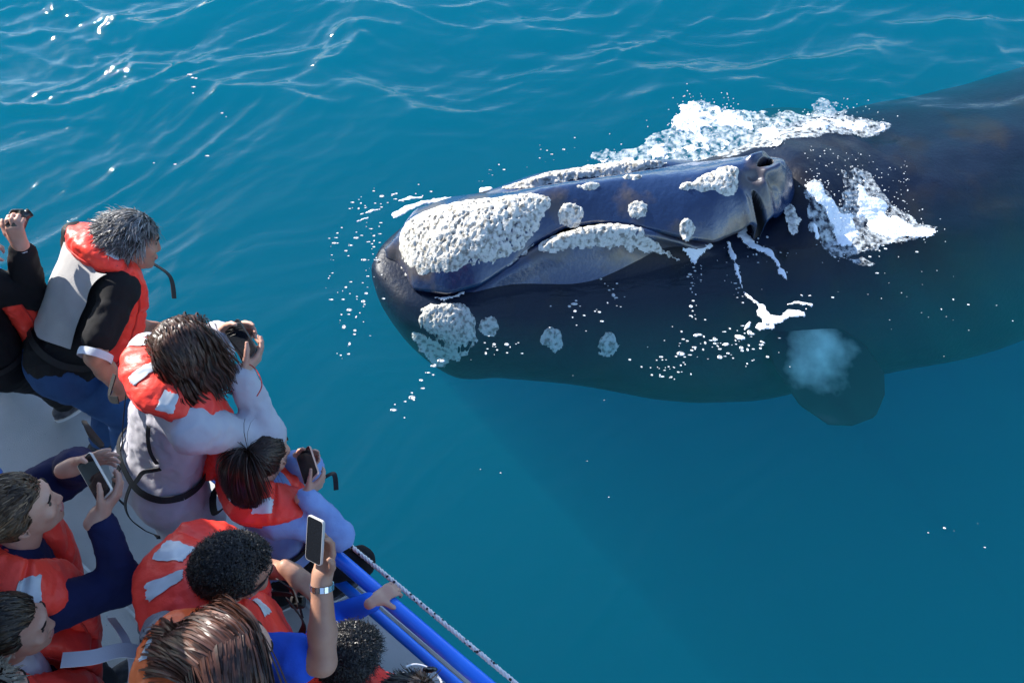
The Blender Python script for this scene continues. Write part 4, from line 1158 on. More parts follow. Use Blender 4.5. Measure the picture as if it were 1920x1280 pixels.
class Person:
    def __init__(self, label, neck, pelvis, facing, head, face, s=1.0, hs=1.0, head_up=None, shoulders=None, group=GRP, foot=None):
        self.s = s
        self.O = np.array(neck, float); self.Pv = np.array(pelvis, float)
        self.U = nrm(self.O - self.Pv); fw = np.asarray(facing, float)
        self.Fw = nrm(fw - self.U * (fw @ self.U)); self.R = np.cross(self.Fw, self.U)
        self.M = np.array([self.R, self.Fw, self.U])
        self.c = np.array(head, float); self.face = nrm(face); self.hs = hs
        hu = np.asarray(head_up if head_up is not None else nrm(self.c - self.O) + np.array([0, 0, .6]), float)
        self.hp, self.HM = head_prims(self.c, self.face, nrm(hu), hs)
        self.root = thing('person', (self.Pv[0], self.Pv[1], DECK), label, 'person', group)
        sw = .185 * s
        self.sh = {1: self.O + self.R * sw - self.U * .055 * s, -1: self.O - self.R * sw - self.U * .055 * s}
        if shoulders: self.sh.update(shoulders)
        self.hip = {k: self.Pv + self.R * .095 * s * k - self.U * .02 for k in (1, -1)}
        self.arm = {}; self.hands = []; self.leg = {}

    def L(self, a, b, c):
        return self.O + (self.R * a + self.Fw * b + self.U * c) * self.s

    def set_arm(self, side, wrist, pole, d=None, n=None, curl=0.6, spread=.1, thumb=(.55, .6, .35), tcurl=.5):
        s = self.s; W = np.array(wrist, float); S = self.sh[side]
        E = ik(S, W, .285 * s, .255 * s, pole)
        self.arm[side] = (S, E, W)
        d = nrm(W - E) if d is None else nrm(d)
        n = -self.U if n is None else n
        self.hands += hand_prims(W, d, np.asarray(n, float), side == 1, curl, s * 0.98 * getattr(self, 'hand_scale', 1.0), spread, thumb, tcurl)

    def set_leg(self, side, ankle, pole=None):
        s = self.s; A = np.array(ankle, float); H = self.hip[side]
        K = ik(H, A, .43 * s, .42 * s, self.Fw if pole is None else pole)
        self.leg[side] = (H, K, A)

    def torso(self, inf=0.0, belly=1.0):
        s = self.s; M = self.M; E = lambda p, r, k: ell(self.L(*p), M, np.array(r) * s + inf, k * s)
        PE = ell(self.Pv, M, np.array([.165, .118, .12]) * s + inf, .06 * s)
        P = [E((0, .012, -.17), (.162, .108, .19), .05), E((0, .015, -.35), (.142 * belly, .104 * belly, .17), .06), PE]
        mid = self.L(0, 0, -.02)
        for k in (1, -1): P.append(cone(mid, self.sh[k], .060 * s + inf, .056 * s + inf, .05 * s))
        return P

    def body(self, skin):
        s = self.s; P = self.torso(-0.006) + self.hp + self.hands
        P.append(cone(self.L(0, 0, -.06), self.c - self.HM[2] * .10 * self.hs - self.HM[1] * .03, .062 * s, .054 * s, .03))
        for k, (S, E, W) in self.arm.items():
            P.append(cone(S, E, .046 * s, .039 * s, .02 * s)); P.append(cone(E, E + (W - E) * .35, .040 * s, .041 * s, .015 * s)); P.append(cone(E + (W - E) * .35, W, .041 * s, .0265 * s, .015 * s))
        for k, (H, K, A) in self.leg.items():
            P.append(cone(H, K, .078 * s, .052 * s, .03 * s)); P.append(cone(K, A, .050 * s, .034 * s, .02 * s))
        g = build_sdf(P, 0.0068)
        V, Q = g.mesh()
        self.body_o = mesh('body', V, Q, skin, self.root)
        r, f, u = self.HM
        mesh('lips', *tube(catmull([self.c + (r * x_ + f * (.1035 - 14 * x_ * x_) + u * (-.0625)) * self.hs for x_ in (-.021, -.010, 0, .010, .021)], 12), [.003 * self.hs] + [.0065 * self.hs] * 10 + [.003 * self.hs], 8), m_lip, self.body_o)
        for k in (1, -1):
            mesh('eyebrow', *tube(catmull([self.c + (r * k * x_ + f * (.0955 - .010 * (x_ > .04)) + u * (.034 + .004 * (x_ == .032))) * self.hs for x_ in (.014, .032, .047)], 8), .0035 * self.hs, 6), m_brow, self.body_o)
            mesh('eye', *ball(self.c + (r * k * .032 + f * .0795 + u * .012) * self.hs, .0115 * self.hs, 10, 8), m_lens, self.body_o)

    def top(self, mat, sleeve=1.0, inf=0.016, name='top', belly=1.05, coat=0.0, h=0.010, amp=0.011, arm_inf=0.018, seed=0, collar=True):
        """garment over the trunk and arms; sleeve = fraction of the forearm covered, below 0 ends on the upper arm"""
        s = self.s; P = self.torso(inf, belly); self.top_amp = amp
        for k, (S, E, W) in self.arm.items():
            if sleeve > 0:
                P.append(cone(S, E, (.052) * s + arm_inf, .044 * s + arm_inf, .03 * s))
                P.append(cone(E, E + (W - E) * sleeve, .044 * s + arm_inf, (.044 - .014 * sleeve) * s + arm_inf * .8, .02 * s))
            else:
                P.append(cone(S, S + (E - S) * (1 + sleeve), .054 * s + arm_inf, .052 * s + arm_inf * 1.3, .03 * s))
        if coat:
            for k in (1, -1):
                H, K, A = self.leg[k]
                P.append(cone(H, H + (K - H) * coat, .115 * s, .120 * s, .09 * s))
        if collar: P.append(cone(self.L(0, -.01, -.05), self.L(0, 0.0, .02), .075 * s, .066 * s, .03 * s))
        g = build_sdf(P, h); self.top_sdf = g
        V, Q = g.mesh(); V = wrinkle(V, Q, amp, 7.0 / s, seed, self.U); V = wrinkle(V, Q, amp * .45, 19.0 / s, seed + 60)
        self.top_o = mesh(name, V, Q, mat, self.root)
        return self.top_o

    def trousers(self, mat, shoes=None, sole=None, seed=3, name='trousers', inf=.012):
        s = self.s; P = [ell(self.Pv - self.U * .03 * s, self.M, np.array([.168, .122, .12]) * s + inf * .5, .05 * s)]
        for k, (H, K, A) in self.leg.items():
            P.append(cone(H, K, .082 * s + inf, .058 * s + inf, .05 * s)); P.append(cone(K, A + (K - A) * .06, .056 * s + inf, .040 * s + inf * 1.2, .03 * s))
        g = build_sdf(P, 0.012); V, Q = g.mesh(); V = wrinkle(V, Q, .009, 8.0, seed, self.U)
        mesh(name, V, Q, mat, self.root)
        for k, (H, K, A) in self.leg.items():
            fd = nrm(self.Fw * [1, 1, 0]); rt = np.array([fd[1], -fd[0], 0]); up = np.array([0, 0, 1.0]); Mx = np.array([rt, fd, up])
            g0 = np.array([A[0], A[1], DECK + .002])
            sh_ = build_sdf([ell(g0 + up * .045 * s - fd * .02 * s, Mx, np.array([.040, .062, .048]) * s, .02), ell(g0 + up * .035 * s + fd * .10 * s, Mx, np.array([.045, .105, .036]) * s, .03), cone(A, g0 + up * .05 * s, .042 * s, .042 * s, .02)], .008)
            V, Q = sh_.mesh(); V[:, 2] = np.maximum(V[:, 2], DECK + .012)
            so = mesh('shoe', V, Q, shoes or m_shoe, self.root)
            a = np.linspace(0, 2 * math.pi, 28, endpoint=False)
            wob = .046 + .006 * np.cos(a); ring_ = lambda z: g0 + fd * (.055 * s) + np.outer(np.cos(a) * .142 * s, fd) + np.outer(np.sin(a) * wob * s * 1.03, rt) + up * z
            V = np.concatenate([ring_(-.004), ring_(.026 * s)])
            mesh('sole', V, [grid_faces(2, 28, cv=True), np.array([list(range(28))])[:, ::-1], np.array([list(range(28, 56))])], sole or m_sole, so)

    def vest(self, w=.078, th=.046, patches=((-.22, -.06, .17, .33), (.10, .26, .17, .33)), mat=None, front=1.0, seed=0, back=0.0, drop=0.0, spread=1.0, label=None):
        s = self.s; NP = 220
        half = [((0, -.088 - back, .030 - drop), (0, -.80, -.60), 1.0), ((.072 * spread, -.072 - back, .028 - drop), (.45, -.72, -.5), 1.0), ((.122 * spread, -.008, .018), (.86, -.2, -.46), .97), ((.130 * spread, .062, -.028), (.95, .12, -.28), .97),
                ((.116, .122 * front, -.12), (1, 0, 0), 1.0), ((.104, .152 * front, -.25), (1, 0, 0), 1.08), ((.102, .150 * front, -.38), (1, 0, 0), 1.05), ((.102, .140 * front, -.45), (1, 0, 0), .7)]
        pts = [((-p[0], p[1], p[2]), (-q[0] if i_ else q[0], q[1], q[2]), v) for i_, (p, q, v) in list(enumerate(half))[:0:-1]]
        # on the left side the wide axis is mirrored and flipped so that it stays continuous
        full_ = [(p, (q[0], q[1], q[2]), v) for p, q, v in pts] + half
        ctr = catmull([self.L(*p) for p, q, v in full_], NP); wid = catmull([(self.R * q[0] + self.Fw * q[1] + self.U * q[2]) for p, q, v in full_], NP); sc = catmull([[v] for p, q, v in full_], NP)[:, 0]
        T = np.gradient(ctr, axis=0); T /= np.linalg.norm(T, axis=1)[:, None]
        wid = wid - T * (wid * T).sum(1)[:, None]; wid /= np.linalg.norm(wid, axis=1)[:, None]
        tk = np.cross(wid, T); tt = np.linspace(-1, 1, NP)
        n = 56; ca, sa = section_ring(1, 1, n)
        endr = np.sqrt(np.clip(1 - np.clip((np.abs(tt) - .955) / .045, 0, 1) ** 2, 0.02, 1))
        wv = w * s * sc * (0.35 + .65 * endr); tv = th * s * endr * (1 + .10 * np.sin(tt * 9 + seed))
        # pinched quilting seams
        seam = sum(np.exp(-((tt - t0) / .012) ** 2) for t0 in (-.62, -.30, .30, .62)); tv = tv * (1 - .28 * seam)
        V = ctr[:, None] + wid[:, None] * (wv[:, None] * ca)[..., None] + tk[:, None] * (tv[:, None] * sa)[..., None]
        Vn = V.reshape(-1, 3); Q = grid_faces(NP, n, cv=True)
        rg = 1 - 2 * np.abs(fbm(Vn[:, 0] * 11, Vn[:, 1] * 11, Vn[:, 2] * 11, oct=3, seed=seed + 40))
        nn_ = nrm_rows(Vn - np.repeat(ctr, n, 0)); rg2 = 1 - 2 * np.abs(fbm(Vn[:, 0] * 26, Vn[:, 1] * 26, Vn[:, 2] * 26, oct=2, seed=seed + 50))
        Vn = Vn + nn_ * (0.010 * s * (rg - .3) + .004 * s * (rg2 - .3))[:, None]
        caps_ = [np.array([list(range(n))]), np.array([[(NP - 1) * n + q for q in range(n)]])[:, ::-1]]
        self.vest_o = mesh('life_vest', Vn, [Q] + caps_, mat or m_vest, self.root)
        if label: self.vest_o['label'] = label
        G = Vn.reshape(NP, n, 3); N = nn_.reshape(NP, n, 3)
        def surf(t_, a_):
            i_ = np.clip((t_ + 1) / 2 * (NP - 1), 0, NP - 1.001); j_ = (a_ % 1.0) * n; i0 = i_.astype(int); j0 = j_.astype(int); f_ = (i_ - i0)[:, None]; g_ = (j_ - j0)[:, None]; j1 = (j0 + 1) % n; j0 = j0 % n
            bl = lambda A: A[i0, j0] * (1 - f_) * (1 - g_) + A[i0 + 1, j0] * f_ * (1 - g_) + A[i0, j1] * (1 - f_) * g_ + A[i0 + 1, j1] * f_ * g_
            return bl(G), bl(N)
        self.vsurf = surf
        for a_ in (.0, .5):
            t_ = np.linspace(-.97, .97, 150); pq, nq = surf(t_, np.full(150, a_)); mesh('piping', *tube(pq + nq * .001, .0042 * s, 6), m_pipe, self.vest_o)
        for q_, (t0, t1, a0, a1) in enumerate(patches):
            A, B = np.meshgrid(np.linspace(t0, t1, 12), np.linspace(a0, a1, 12), indexing='ij')
            p, nv = surf(A.ravel(), B.ravel()); V = ragged(p + nv * .0035, 12, 12, .16, seed * 7 + q_)
            mesh('reflective_patch', V, grid_faces(12, 12), m_patch, self.vest_o)
        self.vest_line = [(ctr[i_], ctr[i_ + 15], w * s * .75) for i_ in range(50, 170, 15)]
        return self.vest_o

    def strap(self, pts, hw=.012, mat=None, snap=True, off=.007, normal=None, n=40, parent=None, name='strap'):
        P = catmull([self.L(*p) for p in pts], n)
        if snap:
            P = self.top_sdf.snap(P, off + self.top_amp * .9)
            e = .01; g = np.stack([self.top_sdf.sample(P + np.eye(3)[k] * e) - self.top_sdf.sample(P - np.eye(3)[k] * e) for k in range(3)], 1); N = nrm_rows(g)
        else:
            N = np.tile(self.Fw if normal is None else nrm(normal), (n, 1))
        T = np.gradient(P, axis=0); Wd = nrm_rows(np.cross(T, N)) * hw
        mesh(name, *ribbon(P, Wd, .0035), mat or m_strap, parent or self.vest_o, smooth=False)
        return P

    def belt(self, up=-.40, hw=.012, mat=None):
        a = np.linspace(0, 2 * math.pi, 13)[:-1]
        pts = [(.20 * math.cos(q), .16 * math.sin(q), up + .01 * math.sin(2 * q)) for q in a]; pts.append(pts[0])
        self.strap(pts, hw, mat, n=80, name='belt')

    def hair(self, mat, style, n, length, seed, cap=1.05, **kw):
        V, Q = hair_cap(self.c, self.HM, self.hs, cap, kw.get('hairline', 0.0))
        V2, Q2, tint = hair_strands(self.c, self.HM, self.hs, style, n, length, seed, collide=getattr(self, 'vest_line', []) if style != 'short' else [], **kw)
        Va, Fa = merge([(V, [Q]), (V2, [Q2])])
        self.hair_o = mesh('hair', Va, Fa, None, self.root, mats=mat + [m_cap], fmat=np.concatenate([np.full(len(Q), 3), tint]))
        return self.hair_o


def hold_landscape(p, pc, tilt=0.0, look_up=.9, span=.148, both=True, left_kw=None, right_kw=None):
    """frame of a phone held in front of the face, long side level, and both hands on it"""
    m = nrm(nrm(p.c - pc) + np.array([.12, -.2, look_up])); a = p.R - m * (p.R @ m); a = nrm(a + np.array([0, 0, tilt])); a = nrm(a - m * (a @ m)); b = np.cross(m, a)
    hw_ = span / 2; s = p.s
    rk = dict(d=b * .75 - m * .35 - a * .25, n=-a * .9 + m * .25, curl=(.55, .8, .95, 1.1), thumb=(.5, .55, .25), tcurl=.5); rk.update(right_kw or {})
    p.set_arm(1, pc + a * (hw_ + .018) - b * .075 * s - m * .012, p.R * .8 - p.U * .9 - np.array([0, 0, .4]), **rk)
    if both:
        lk = dict(d=b * .75 - m * .35 + a * .25, n=a * .9 + m * .25, curl=(.55, .8, .95, 1.1), thumb=(.5, .55, .25), tcurl=.5); lk.update(left_kw or {})
        p.set_arm(-1, pc - a * (hw_ + .018) - b * .075 * s - m * .012, -p.R * .8 - p.U * .9 - np.array([0, 0, .4]), **lk)
    return a, b, m


def stand(p, dx=.10, fwd=0.0, a0=None, a1=None):
    f2 = nrm(p.Fw * [1, 1, 0]); r2 = np.array([f2[1], -f2[0], 0]); base_ = np.array([p.Pv[0], p.Pv[1], DECK + .085 * p.s])
    p.set_leg(1, base_ + r2 * dx + f2 * fwd if a1 is None else a1); p.set_leg(-1, base_ - r2 * dx + f2 * (fwd - .05) if a0 is None else a0)


# --- man with grey hair leaning over the rail
p = Person('man with greying hair in black T-shirt and jeans leaning out over the rail', at(196, 478, 2.14), at(112, 672, 1.80), OUT + np.array([.15, -.1, 0]), at(246, 452, 2.20), (.80, .30, -.45), 1.0, 1.0, head_up=(-.1, .25, 1))
p.set_arm(1, at(232, 735, 1.80), p.R * .3 - p.Fw * .6, d=OUT + np.array([0, 0, -.2]), n=(0, 0, -1), curl=1.0)
p.set_arm(-1, p.L(-.08, .34, -.34), -p.R * .3 - p.U, d=p.Fw - p.U * .5, n=p.R, curl=.7)
stand(p, .11, -.05)
p.body(skin_b)
p.top(cloth('black_cotton', (.012, .012, .014)), sleeve=-.25, name='t_shirt', seed=1, belly=1.02, arm_inf=.009)
p.vest(w=.056, th=.052, patches=((.20, .26, .2, .3),), seed=1, label='orange collar of the vest with grey back panel')
A_, B_ = np.meshgrid(np.linspace(-1, 1, 40), np.linspace(0, 1, 44), indexing='ij'); A_ = A_.ravel(); B_ = B_.ravel()
Vp = p.O + p.s * (np.outer((A_ + .10) * (.172 - .035 * np.sin(B_ * math.pi * .9) - .02 * B_), p.R) + np.outer(-.20 + .13 * A_ ** 2, p.Fw) + np.outer(.0 - .385 * B_ + .02 * A_ ** 2 * B_, p.U))
Vp = p.top_sdf.snap(Vp, .022, 25); Vp = Vp + nrm_rows(Vp - p.L(0, .05, -.2)) * (.004 * fbm(Vp[:, 0] * 14, Vp[:, 1] * 14, Vp[:, 2] * 14))[:, None]
m_grey = cloth('grey_mesh_fabric', (.40, .39, .39), (.34, .33, .33))
bp3 = mesh('back_panel', Vp, grid_faces(40, 44), m_grey, p.vest_o); bp3['label'] = 'plain grey fabric back of the vest'
p.belt(-.43, .014)
p.strap([(-.10, -.12, -.02), (-.12, -.13, .03), (-.10, -.09, .07)], .014, snap=False, normal=p.Fw)
p.strap([(.04, .19, .02), (.10, .25, .0), (.16, .27, -.07)], .012, snap=False, normal=p.U)
p.trousers(cloth('blue_denim', (.020, .055, .15), (.03, .08, .20), bs=260), seed=2, name='jeans')
p.hair(hairmat('greying_hair', (.022, .020, .020), (.26, .25, .25)), 'short', 4650, .078, 1, curl=.30, width=0.0019, stand_=.02, cap=1.0, steps=7, gravity=.5)
S_, E_, W_ = p.arm[1]; q0 = S_ + (E_ - S_) * .98; ax_ = nrm(E_ - S_)
mesh('sleeve_cuff', *tube([q0 - ax_ * .015, q0, q0 + ax_ * .016], [.064, .066, .064], 20, cap=False), cloth('pale_cotton', (.62, .66, .74)), p.top_o)

# --- person in black at the bow side, arm raised
p = Person('person in black clothes with one arm raised holding a small camera', at(-112, 500, 2.25), at(-22, 660, 1.80), OUT, at(-125, 415, 2.40), (.5, .7, -.4), 1.0, 1.0, shoulders={1: at(-38, 532, 2.20)})
p.set_arm(1, at(40, 462, 2.28), at(60, 560, 2.0) - at(10, 500, 2.25), d=(.05, .25, 1), n=-p.R * .5 + p.Fw * .6, curl=1.25, tcurl=.8)
p.set_arm(-1, bp_(-1.55, -.01, RAILZ + .045), -p.R - p.U, d=OUT + np.array([0, 0, -.2]), n=(0, 0, -1), curl=1.0)
p.arm[1] = (p.arm[1][0], at(54, 553, 2.03), p.arm[1][2])
stand(p, .10, .0, a1=np.append(at(118, 752, 1.0)[:2], DECK + .085), a0=np.append(at(0, 688, .98)[:2] , DECK + .085))
p.body(skin_a)
bk = cloth('black_knit', (.010, .010, .012))
p.top(bk, sleeve=.86, name='sweater', seed=5); p.vest(w=.07, th=.05, seed=2, front=1.05); p.belt(-.43)
p.trousers(cloth('black_trousers', (.008, .008, .010)), seed=6, shoes=pmat('running_shoe', (.02, .022, .03), .6, .3, col2=(.10, .09, .10), nscale=30))
p.hair(hairmat('dark_hair', (.012, .009, .008), (.03, .02, .016)), 'short', 1550, .06, 2, curl=.2, width=0.0024, cap=1.0, stand_=.1)
W_ = p.arm[1][2]; hd = nrm(np.array([.05, .25, 1])); wb = W_ - hd * .012
mesh('bracelet', *tube([wb + .031 * (math.cos(q) * p.R + math.sin(q) * nrm(np.cross(hd, p.R))) for q in np.linspace(0, 6.283, 24)], .004, 6), m_white, p.root)
cc = W_ + hd * .085 - p.R * .035 + p.Fw * .03
ct = thing('camera', cc - np.array([0, 0, .03]), 'small black camera gripped in the raised hand of the person in black', 'camera')
mesh('camera_body', *rbox(cc, (.028, .045, .03), .008), m_phone_dark, ct); mesh('lens', *tube([cc + OUT * .03, cc + OUT * .06], .018, 14), m_phone_dark, ct)

# --- woman with long brown hair in a grey coat, filming
p = Person('woman with long wavy brown hair in pale grey coat filming with a dark phone', at(322, 712, 2.33), at(298, 890, 1.85), OUT + np.array([.25, -.15, 0]), at(343, 654, 2.45), (.72, .55, -.38), 1.0, .96)
pc = at(452, 638, 2.36)
a, b, m = hold_landscape(p, pc, tilt=-.18)
stand(p, .09, -.02, a1=np.append(at(420, 1075, .98)[:2], DECK + .085), a0=np.append(at(335, 1060, .98)[:2], DECK + .085))
p.body(skin_a)
m_coat = cloth('grey_jersey', (.46, .45, .50), (.40, .39, .45), bs=300)
p.top(m_coat, sleeve=.95, name='coat', coat=.62, seed=9, amp=.012, belly=1.06)
p.vest(w=.068, th=.050, patches=((-.02, .05, .19, .36), (.17, .24, .12, .26), (-.27, -.20, .15, .3)), seed=3)
p.belt(-.42, .013)
p.strap([(-.115, -.14, -.02), (-.13, -.17, -.14), (-.12, -.18, -.28), (-.08, -.18, -.42)], .004)
p.strap([(.10, -.15, -.10), (.13, -.15, -.20), (.15, -.10, -.26)], .008); p.strap([(.15, -.08, -.28), (.10, -.15, -.36), (.08, -.16, -.42)], .008)
p.strap([(-.03, -.18, -.43), (-.02, -.2, -.55), (.0, -.2, -.70)], .010); p.strap([(.07, -.17, -.43), (.09, -.18, -.55), (.15, -.15, -.72)], .007)
p.strap([(-.12, -.17, -.41), (-.20, -.20, -.37), (-.24, -.19, -.40), (-.19, -.18, -.44), (-.12, -.17, -.42)], .009, snap=False, normal=p.U)
p.strap([(-.11, -.15, -.03), (-.07, -.18, -.09), (-.02, -.17, -.06)], .013, snap=False, normal=p.Fw)
p.trousers(pmat('patterned_leggings', (.012, .013, .018), .7, .3, col2=(.16, .17, .20), nscale=45, contrast=(.52, .60)), seed=11, name='leggings', inf=.004)
hp_ = p.hair(hairmat('brown_hair', (.020, .009, .006), (.075, .032, .020)), 'long', 6000, .27, 3, cap=.99, curl=.30, width=0.0032, part=-.1, lean=nrm(p.Fw + p.R * .2) * .25, clump=260, gravity=1.1)
# hood of the coat lying on the shoulders
hd_ = [p.L(-.10, -.03, .03), p.L(-.05, -.10, .035), p.L(.03, -.115, .035), p.L(.10, -.06, .03)]
V, F = tube(catmull(hd_, 24), .030, 14); mesh('hood', V, F, m_coat, p.top_o)
phone(pc, a, b, m, 'dark phone held level by the woman in the grey coat', m_phone_dark)
q0 = pc + a * .075 - b * .03
tag(mesh('phone_strap', *tube(catmull([q0, q0 + a * .05 + b * .02, q0 + a * .11 + b * .01, q0 + a * .13 - b * .03], 24), .0022, 6), pmat('red_cord', (.55, .06, .05), .6)), 'thin red cord dangling from the phone of the woman in grey', 'cord')
tag(mesh('phone_strap', *tube(catmull([q0 - b * .02, q0 + a * .03 - b * .06, q0 + a * .045 - b * .10, q0 + a * .03 - b * .14], 24), .0022, 6), bpy.data.materials['red_cord']), 'hanging end of red cord below the phone of the woman in grey', 'cord')

# --- girl with a ponytail at the rail
p = Person('girl with dark ponytail in blue sweater taking a picture over the rail', at(492, 912, 1.90), at(530, 1040, 1.50), OUT + np.array([.3, -.2, 0]), at(497, 852, 2.02), (.38, .84, -.38), .80, .93)
pc = at(577, 872, 1.98)
a, b, m = hold_landscape(p, pc, tilt=-.25)
stand(p, .09, 0, a1=np.append(at(612, 1105, 1.0)[:2], DECK + .085), a0=np.append(at(520, 1120, 1.0)[:2], DECK + .085))
kn = at(672, 1054, 1.44); H_, K_, A_ = p.leg[1]; p.leg[1] = (H_, kn, A_)
p.body(skin_a)
p.top(cloth('blue_jersey', (.24, .34, .62), (.19, .28, .54)), sleeve=.92, name='sweater', seed=13, amp=.010)
p.vest(w=.100, th=.058, patches=((-.26, -.17, .2, .32), (.03, .09, .22, .36), (.20, .30, .19, .26)), seed=4, spread=1.12, back=.012)
p.belt(-.36)
p.strap([(-.20, -.13, -.06), (-.20, -.20, -.13), (-.10, -.23, -.14), (-.03, -.20, -.07)], .013, snap=False, normal=p.U)
p.strap([(.12, .26, .02), (.16, .30, .06), (.22, .28, .02)], .009, snap=False, normal=p.U)
p.trousers(cloth('black_leggings', (.008, .008, .011)), seed=14, inf=.014)
an = p.c - p.HM[1] * .085 * p.hs + p.HM[2] * .075 * p.hs
p.hair(hairmat('dark_brown_hair', (.014, .008, .006), (.045, .020, .013)), 'tied', 4650, .2, 4, cap=1.0, anchor=an, tail=.24, width=0.0020, lean=-p.HM[1] * .3 + np.array([0, 0, -.4]), gravity=1.3)
tie = [an + .020 * (math.cos(q) * p.HM[0] + math.sin(q) * p.HM[2]) for q in np.linspace(0, 6.283, 20)]
mesh('hair_tie', *tube(tie, .006, 8), m_white, p.hair_o)
phone(pc, a, b, m, 'pinkish phone held level by the girl with the ponytail', pmat('rose_metal', (.60, .38, .33), .3, .5, metal=.5))

# --- woman in a navy sweater, seen in profile, filming
p = Person('woman in navy sweater with tied brown hair holding a phone in both hands', at(14, 1040, 2.36), at(52, 1190, 1.85), (.85, .52, 0), at(32, 955, 2.52), (.84, .50, -.10), 1.0, 1.02, head_up=(-.05, .02, 1))
pc = at(178, 895, 2.46)
a, b, m = hold_landscape(p, pc, tilt=-.12, left_kw=dict(curl=(.15, .3, .5, .6), spread=.2))
p.arm[1] = (p.arm[1][0], p.arm[1][1], p.arm[1][2])
stand(p, .1)
p.body(skin_a)
p.top(cloth('navy_fleece', (.010, .014, .060), (.008, .010, .045), bs=220), sleeve=.86, name='sweater', seed=17, arm_inf=.020)
p.vest(w=.092, th=.055, patches=((.13, .20, .18, .30), (.28, .36, .17, .28)), seed=5, spread=1.1)
p.belt(-.42)
p.trousers(cloth('dark_trousers', (.02, .022, .03)), seed=18)
an = p.c - p.HM[1] * .10 - p.HM[2] * .03
p.hair(hairmat('light_brown_hair', (.030, .016, .009), (.13, .075, .04)), 'tied', 4650, .2, 5, cap=1.0, anchor=an, tail=.18, width=0.0022, lean=np.array([0, 0, -.5]), gravity=1.2)
phone(pc, a, b, m, 'pale phone held up between both hands of the woman in navy', m_phone)

# --- man with dark curly hair holding a phone upright
p = Person('man with dark curly hair and sunglasses cord holding a phone upright', at(398, 1112, 2.24), at(392, 1245, 1.75), (.82, .50, 0), at(437, 1068, 2.38), (.86, .28, -.42), 1.02, 1.06, head_up=(.1, .1, 1))
pc = at(591, 1012, 2.52)
m = nrm(nrm(np.array([0, 0, CAMZ]) - pc) * .95 + nrm(p.c - pc) * .8); b = np.array([.10, .62, .62]); b = nrm(b - m * (b @ m)); a = np.cross(b, m)
wr = pc - b * .125 - m * .03 + a * .004
p.set_arm(1, wr, p.R * .9 - p.U * .7, d=b - m * .15, n=m, curl=(.75, .8, .8, .8), spread=.08, thumb=(.55, .55, .3), tcurl=.8)
p.set_arm(-1, at(548, 1072, 2.03), -p.R * .6 - p.U, d=(.75, -.5, -.35), n=(0, 0, -1), curl=.45)
stand(p, .1)
p.body(skin_b)
p.top(cloth('blue_shirt', (.02, .09, .55), (.02, .08, .48)), sleeve=-.30, name='t_shirt', seed=21)
p.vest(w=.105, th=.055, patches=((-.25, -.17, .20, .33), (-.10, -.03, .22, .36), (.44, .51, .26, .38)), seed=6, spread=1.2, back=.03, front=1.1)
p.belt(-.42)
p.strap([(.10, .20, -.02), (.16, .235, -.10), (.15, .24, -.22), (.14, .23, -.36)], .014, snap=False, normal=p.Fw)
p.strap([(.02, .20, -.03), (.06, .235, -.06), (.12, .23, -.05)], .013, snap=False, normal=p.Fw); p.strap([(.0, .20, -.16), (.06, .25, -.12), (.13, .25, -.14)], .008, snap=False, normal=p.Fw)
mesh('buckle', *rbox(p.L(.10, .24, -.075), (.024, .018, .014), .006), m_strap, p.vest_o)
p.trousers(cloth('grey_jeans', (.08, .10, .14)), seed=22)
p.hair(hairmat('black_curly_hair', (.010, .008, .008), (.035, .028, .026)), 'short', 5580, .048, 6, curl=1.15, width=0.0017, cap=1.0, steps=9, stand_=.15, gravity=.5)
r_, f_, u_ = p.HM
cord = [p.c + (r_ * .088 * math.cos(q) + f_ * (.095 * math.sin(q)) + u_ * (.012 - .03 * (math.sin(q) < 0) * abs(math.sin(q)))) * p.hs for q in np.linspace(-.3, math.pi + .3, 30)]
mesh('sunglasses', *tube(cord, .004, 6), m_strap, p.root)
S_, E_, W_ = p.arm[1]; ax_ = nrm(W_ - E_); n1 = nrm(np.cross(ax_, p.Fw)); n2 = np.cross(ax_, n1)
for q in range(16):
    an_ = q / 16 * 6.2832; c0 = W_ - ax_ * .028 + .033 * (math.cos(an_) * n1 + math.sin(an_) * n2)
    e1 = -math.sin(an_) * n1 + math.cos(an_) * n2
    mesh('bracelet_link', *ribbon([c0 - e1 * .0055, c0, c0 + e1 * .0055], np.tile(ax_ * .009, (3, 1)), .003), pmat('steel', (.6, .6, .62), .25, .5, metal=1.0) if q == 0 else bpy.data.materials['steel'], p.body_o, smooth=False)
phone(pc, b, -a, m, 'pale edged phone held upright by the man with curly hair', pmat('white_shell', (.42, .40, .39), .35), L=.138, W=.068)

# --- child in profile with a white strap
p = Person('young person with dark tied hair and white strap across the vest', at(10, 1248, 2.24), at(20, 1370, 1.80), (.92, .38, 0), at(18, 1178, 2.40), (.90, .32, -.28), .92, .98, head_up=(-.1, .1, 1))
p.set_arm(1, p.L(.20, .16, -.42), p.R - p.U, d=-p.U + p.Fw * .4, n=-p.R, curl=.5); p.set_arm(-1, p.L(-.20, .16, -.42), -p.R - p.U, d=-p.U + p.Fw * .4, n=p.R, curl=.5)
stand(p, .1)
p.body(skin_a)
p.top(cloth('white_cotton', (.62, .60, .66)), sleeve=.8, name='shirt', seed=25)
p.vest(w=.100, th=.060, patches=((.14, .26, .10, .30), (.46, .53, .08, .26)), seed=7, spread=1.15, front=1.55)
p.strap([(.03, .16, .02), (.05, .25, .035), (.04, .34, .02), (.05, .42, -.03)], .024, m_white, snap=False, normal=p.U)
p.strap([(-.12, .33, -.05), (.0, .36, .0), (.10, .37, -.02), (.20, .34, -.10)], .013, m_white, snap=False, normal=p.U + p.Fw * .4)
p.belt(-.40, .012, m_white)
p.trousers(cloth('dark_cotton', (.03, .03, .04)), seed=26)
an = p.c - p.HM[1] * .105 + p.HM[2] * .01
